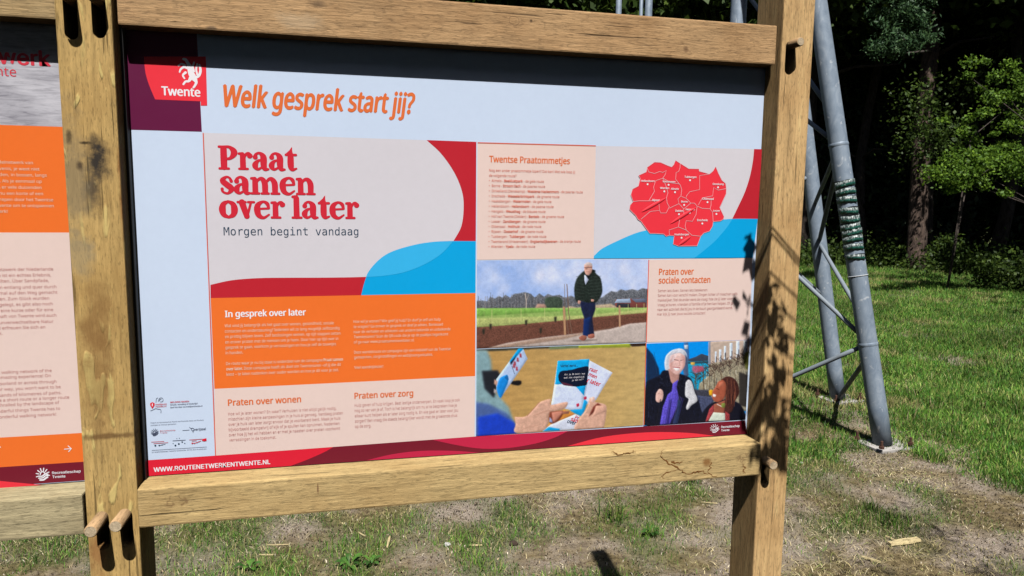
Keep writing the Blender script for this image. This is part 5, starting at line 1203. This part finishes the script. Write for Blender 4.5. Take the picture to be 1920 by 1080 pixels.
for (x, y) in ((1690, 965), (1740, 985), (1700, 945), (1790, 1010), (1850, 1040), (1640, 950), (1660, 1070), (1620, 1060), (1880, 1075), (1900, 1020), (1760, 1000), (1830, 1070)):
    ends.append(cluster(on_ground(x, y), 2.95, 18, .055, .04))
hub = Vector((2.72, -1.72, 3.3)); mid1 = Vector((1.35, .25, 2.55)); parts = [tube_vf([hub, Vector((2.3, -.6, 3.3)), mid1], [.035, .022, .014], 7)]
for e in ends:
    src = mid1 if e.x < 1.7 else Vector((2.3, -.6, 3.3)); parts.append(tube_vf([src, (src+e)/2+Vector((0, .05, .06)), e], [.006, .003, .0018], 5))
V, Fc = join_vf(parts); mesh_obj('branch', V, Fc, BARK, t, True)
Cn = np.array([tuple(c) for c in C])-np.array(t.location); me = leaf_cloud_mesh('foliage', Cn, rng.uniform(.022, .042, len(Cn)), LEAF, .75); o = bpy.data.objects.new('foliage', me); COL.objects.link(o); o.parent = t
Cc = rng.normal(size=(2500, 3))*np.array([1.0, 1.0, 1.1])+np.array([0.2, -.9, 6.6]); Cc = Cc[Cc[:, 1] < -.1]
me = leaf_cloud_mesh('foliage', Cc, rng.uniform(.05, .08, len(Cc)), LEAF, .75); o = bpy.data.objects.new('foliage', me); COL.objects.link(o); o.parent = t

# ------------------------------------------------------------------ small things on the ground
def weed(x, y, s, n, label):
    g_ = on_ground(x, y); z0 = float(gz(g_.x, g_.y)); t = thing('weed_plant', label, 'plant', (g_.x, g_.y, z0))
    for i in range(n):
        an = i*2*math.pi/n+random.uniform(-.3, .3); L_ = s*random.uniform(.7, 1.15); w = L_*.42; V = []; up = random.uniform(.25, .7)
        d = Vector((math.cos(an), math.sin(an), 0)); sd2 = Vector((-d.y, d.x, 0))
        for j, (tt, ww) in enumerate(((0, .08), (.25, .3), (.5, .95), (.75, .9), (1, .12))):
            c_ = Vector((g_.x, g_.y, z0))+d*L_*tt+Vector((0, 0, L_*up*math.sin(tt*2.3)+.004))
            V += [c_-sd2*w/2*ww+Vector((0, 0, .12*w*ww)), c_, c_+sd2*w/2*ww+Vector((0, 0, .12*w*ww))]
        Fc = []
        for j in range(4):
            a = j*3; Fc += [(a, a+1, a+4, a+3), (a+1, a+2, a+5, a+4)]
        mesh_obj('leaf', V, Fc, WEED, t, True)
WEED = leafy('weed_leaf', None, (.075, .19, .035), .25)
weed(1219, 1003, .055, 7, 'small green weed rosette on the bare soil under the lower rail, near the right post')
weed(655, 1066, .06, 9, 'broad leaved weed at the bottom edge, under the left half of the lower rail')
weed(697, 1060, .05, 7, 'leafy weed just right of the broad leaved one at the bottom edge')
weed(468, 1066, .06, 6, 'leafy weed at the bottom edge, leftmost of the weeds')
weed(1001, 985, .022, 5, 'tiny green seedling on the bare sand under the lower rail')
CHIP = oak('fresh_wood', (.62, .5, .27), 0, (0, 0, 0), dark=.8, seed=30, check=.1)
def chip(pa, pb, w, h, label, name='wood_chip'):
    a = on_ground(*pa); b2 = on_ground(*pb); d = (b2-a); L_ = d.length; d.normalize(); s2 = Vector((-d.y, d.x, 0)); V = []; n = 5
    for i in range(n+1):
        t_ = i/n; c_ = a+d*L_*t_; z0 = float(gz(c_.x, c_.y))+.006; ww = w*(.55+.45*math.sin(math.pi*min(max(t_, .12), .9)))*random.uniform(.8, 1.15)
        V += [Vector((c_.x, c_.y, z0))-s2*ww/2, Vector((c_.x, c_.y, z0))+s2*ww/2, Vector((c_.x, c_.y, z0+h*random.uniform(.8, 1.1)))+s2*ww*.35, Vector((c_.x, c_.y, z0+h*random.uniform(.8, 1.1)))-s2*ww*.4]
    Fc = [(3, 2, 1, 0), (n*4, n*4+1, n*4+2, n*4+3)]
    for i in range(n):
        for k_ in range(4): q = i*4; Fc.append((q+k_, q+(k_+1) % 4, q+4+(k_+1) % 4, q+4+k_))
    o = mesh_obj(name, V, Fc, CHIP, None, False, (a.x, a.y, 0)); tag(o, label, 'wood chip'); return o
chip((1667, 1020), (1722, 1012), .045, .012, 'pale fresh wood chip lying on the grass at the lower right, largest one')
chip((1660, 1006), (1680, 1014), .008, .006, 'thin pale splinter beside the largest wood chip')
chip((1617, 1042), (1652, 1052), .016, .008, 'narrow pale splinter in the leaf shade at the bottom right')
chip((726, 1030), (731, 1010), .014, .008, 'small yellow wood chip on the ground under the lower rail')
chip((672, 1001), (686, 1009), .006, .005, 'short thin splinter left of the yellow wood chip')
chip((500, 1020), (542, 1021), .006, .004, 'long straw coloured sliver on the grass under the left end of the rail')
chip((486, 1039), (514, 1040), .006, .004, 'short pale sliver at the lower left, under the longer straw one')
chip((880, 1026), (905, 1024), .007, .006, 'brown twig piece on the sandy soil under the rail', 'twig')
chip((1315, 941), (1345, 944), .004, .004, 'thin bleached twig by the grass tuft near the right post', 'twig')
# the old stones and clods
ST = flat('stone_grey', (.3, .27, .25), .9)
for i, (x, y, s, lab) in enumerate(((1541, 846, .022, 'dark pine cone sized clod on the sand by the mast foot'), (838, 1023, .013, 'small white pebble at the end of the brown twig'), (963, 1018, .018, 'brown clod of earth on the sand under the rail'), (1502, 869, .01, 'small pebble on the sand right of the right post'))):
    g_ = on_ground(x, y); bm = bmesh.new(); bmesh.ops.create_icosphere(bm, subdivisions=2, radius=s)
    for v in bm.verts: v.co = Vector((v.co.x*1.2, v.co.y, v.co.z*.7))*(1+.35*(random.random()-.5))
    me = bpy.data.meshes.new('clod'); bm.to_mesh(me); bm.free(); me.materials.append(flat('clod_brown', (.06, .04, .03), .95) if i in (0, 2) else flat('pebble_pale', (.55, .52, .5), .8))
    o = bpy.data.objects.new('clod' if i in (0, 2) else 'pebble', me); COL.objects.link(o); o.location = (g_.x, g_.y, float(gz(g_.x, g_.y))+s*.4); tag(o, lab, 'clod' if i in (0, 2) else 'pebble')

for o in bpy.data.objects:
    if o.name.startswith(('town_dot', 'mark_dot')): o['kind'] = 'stuff'
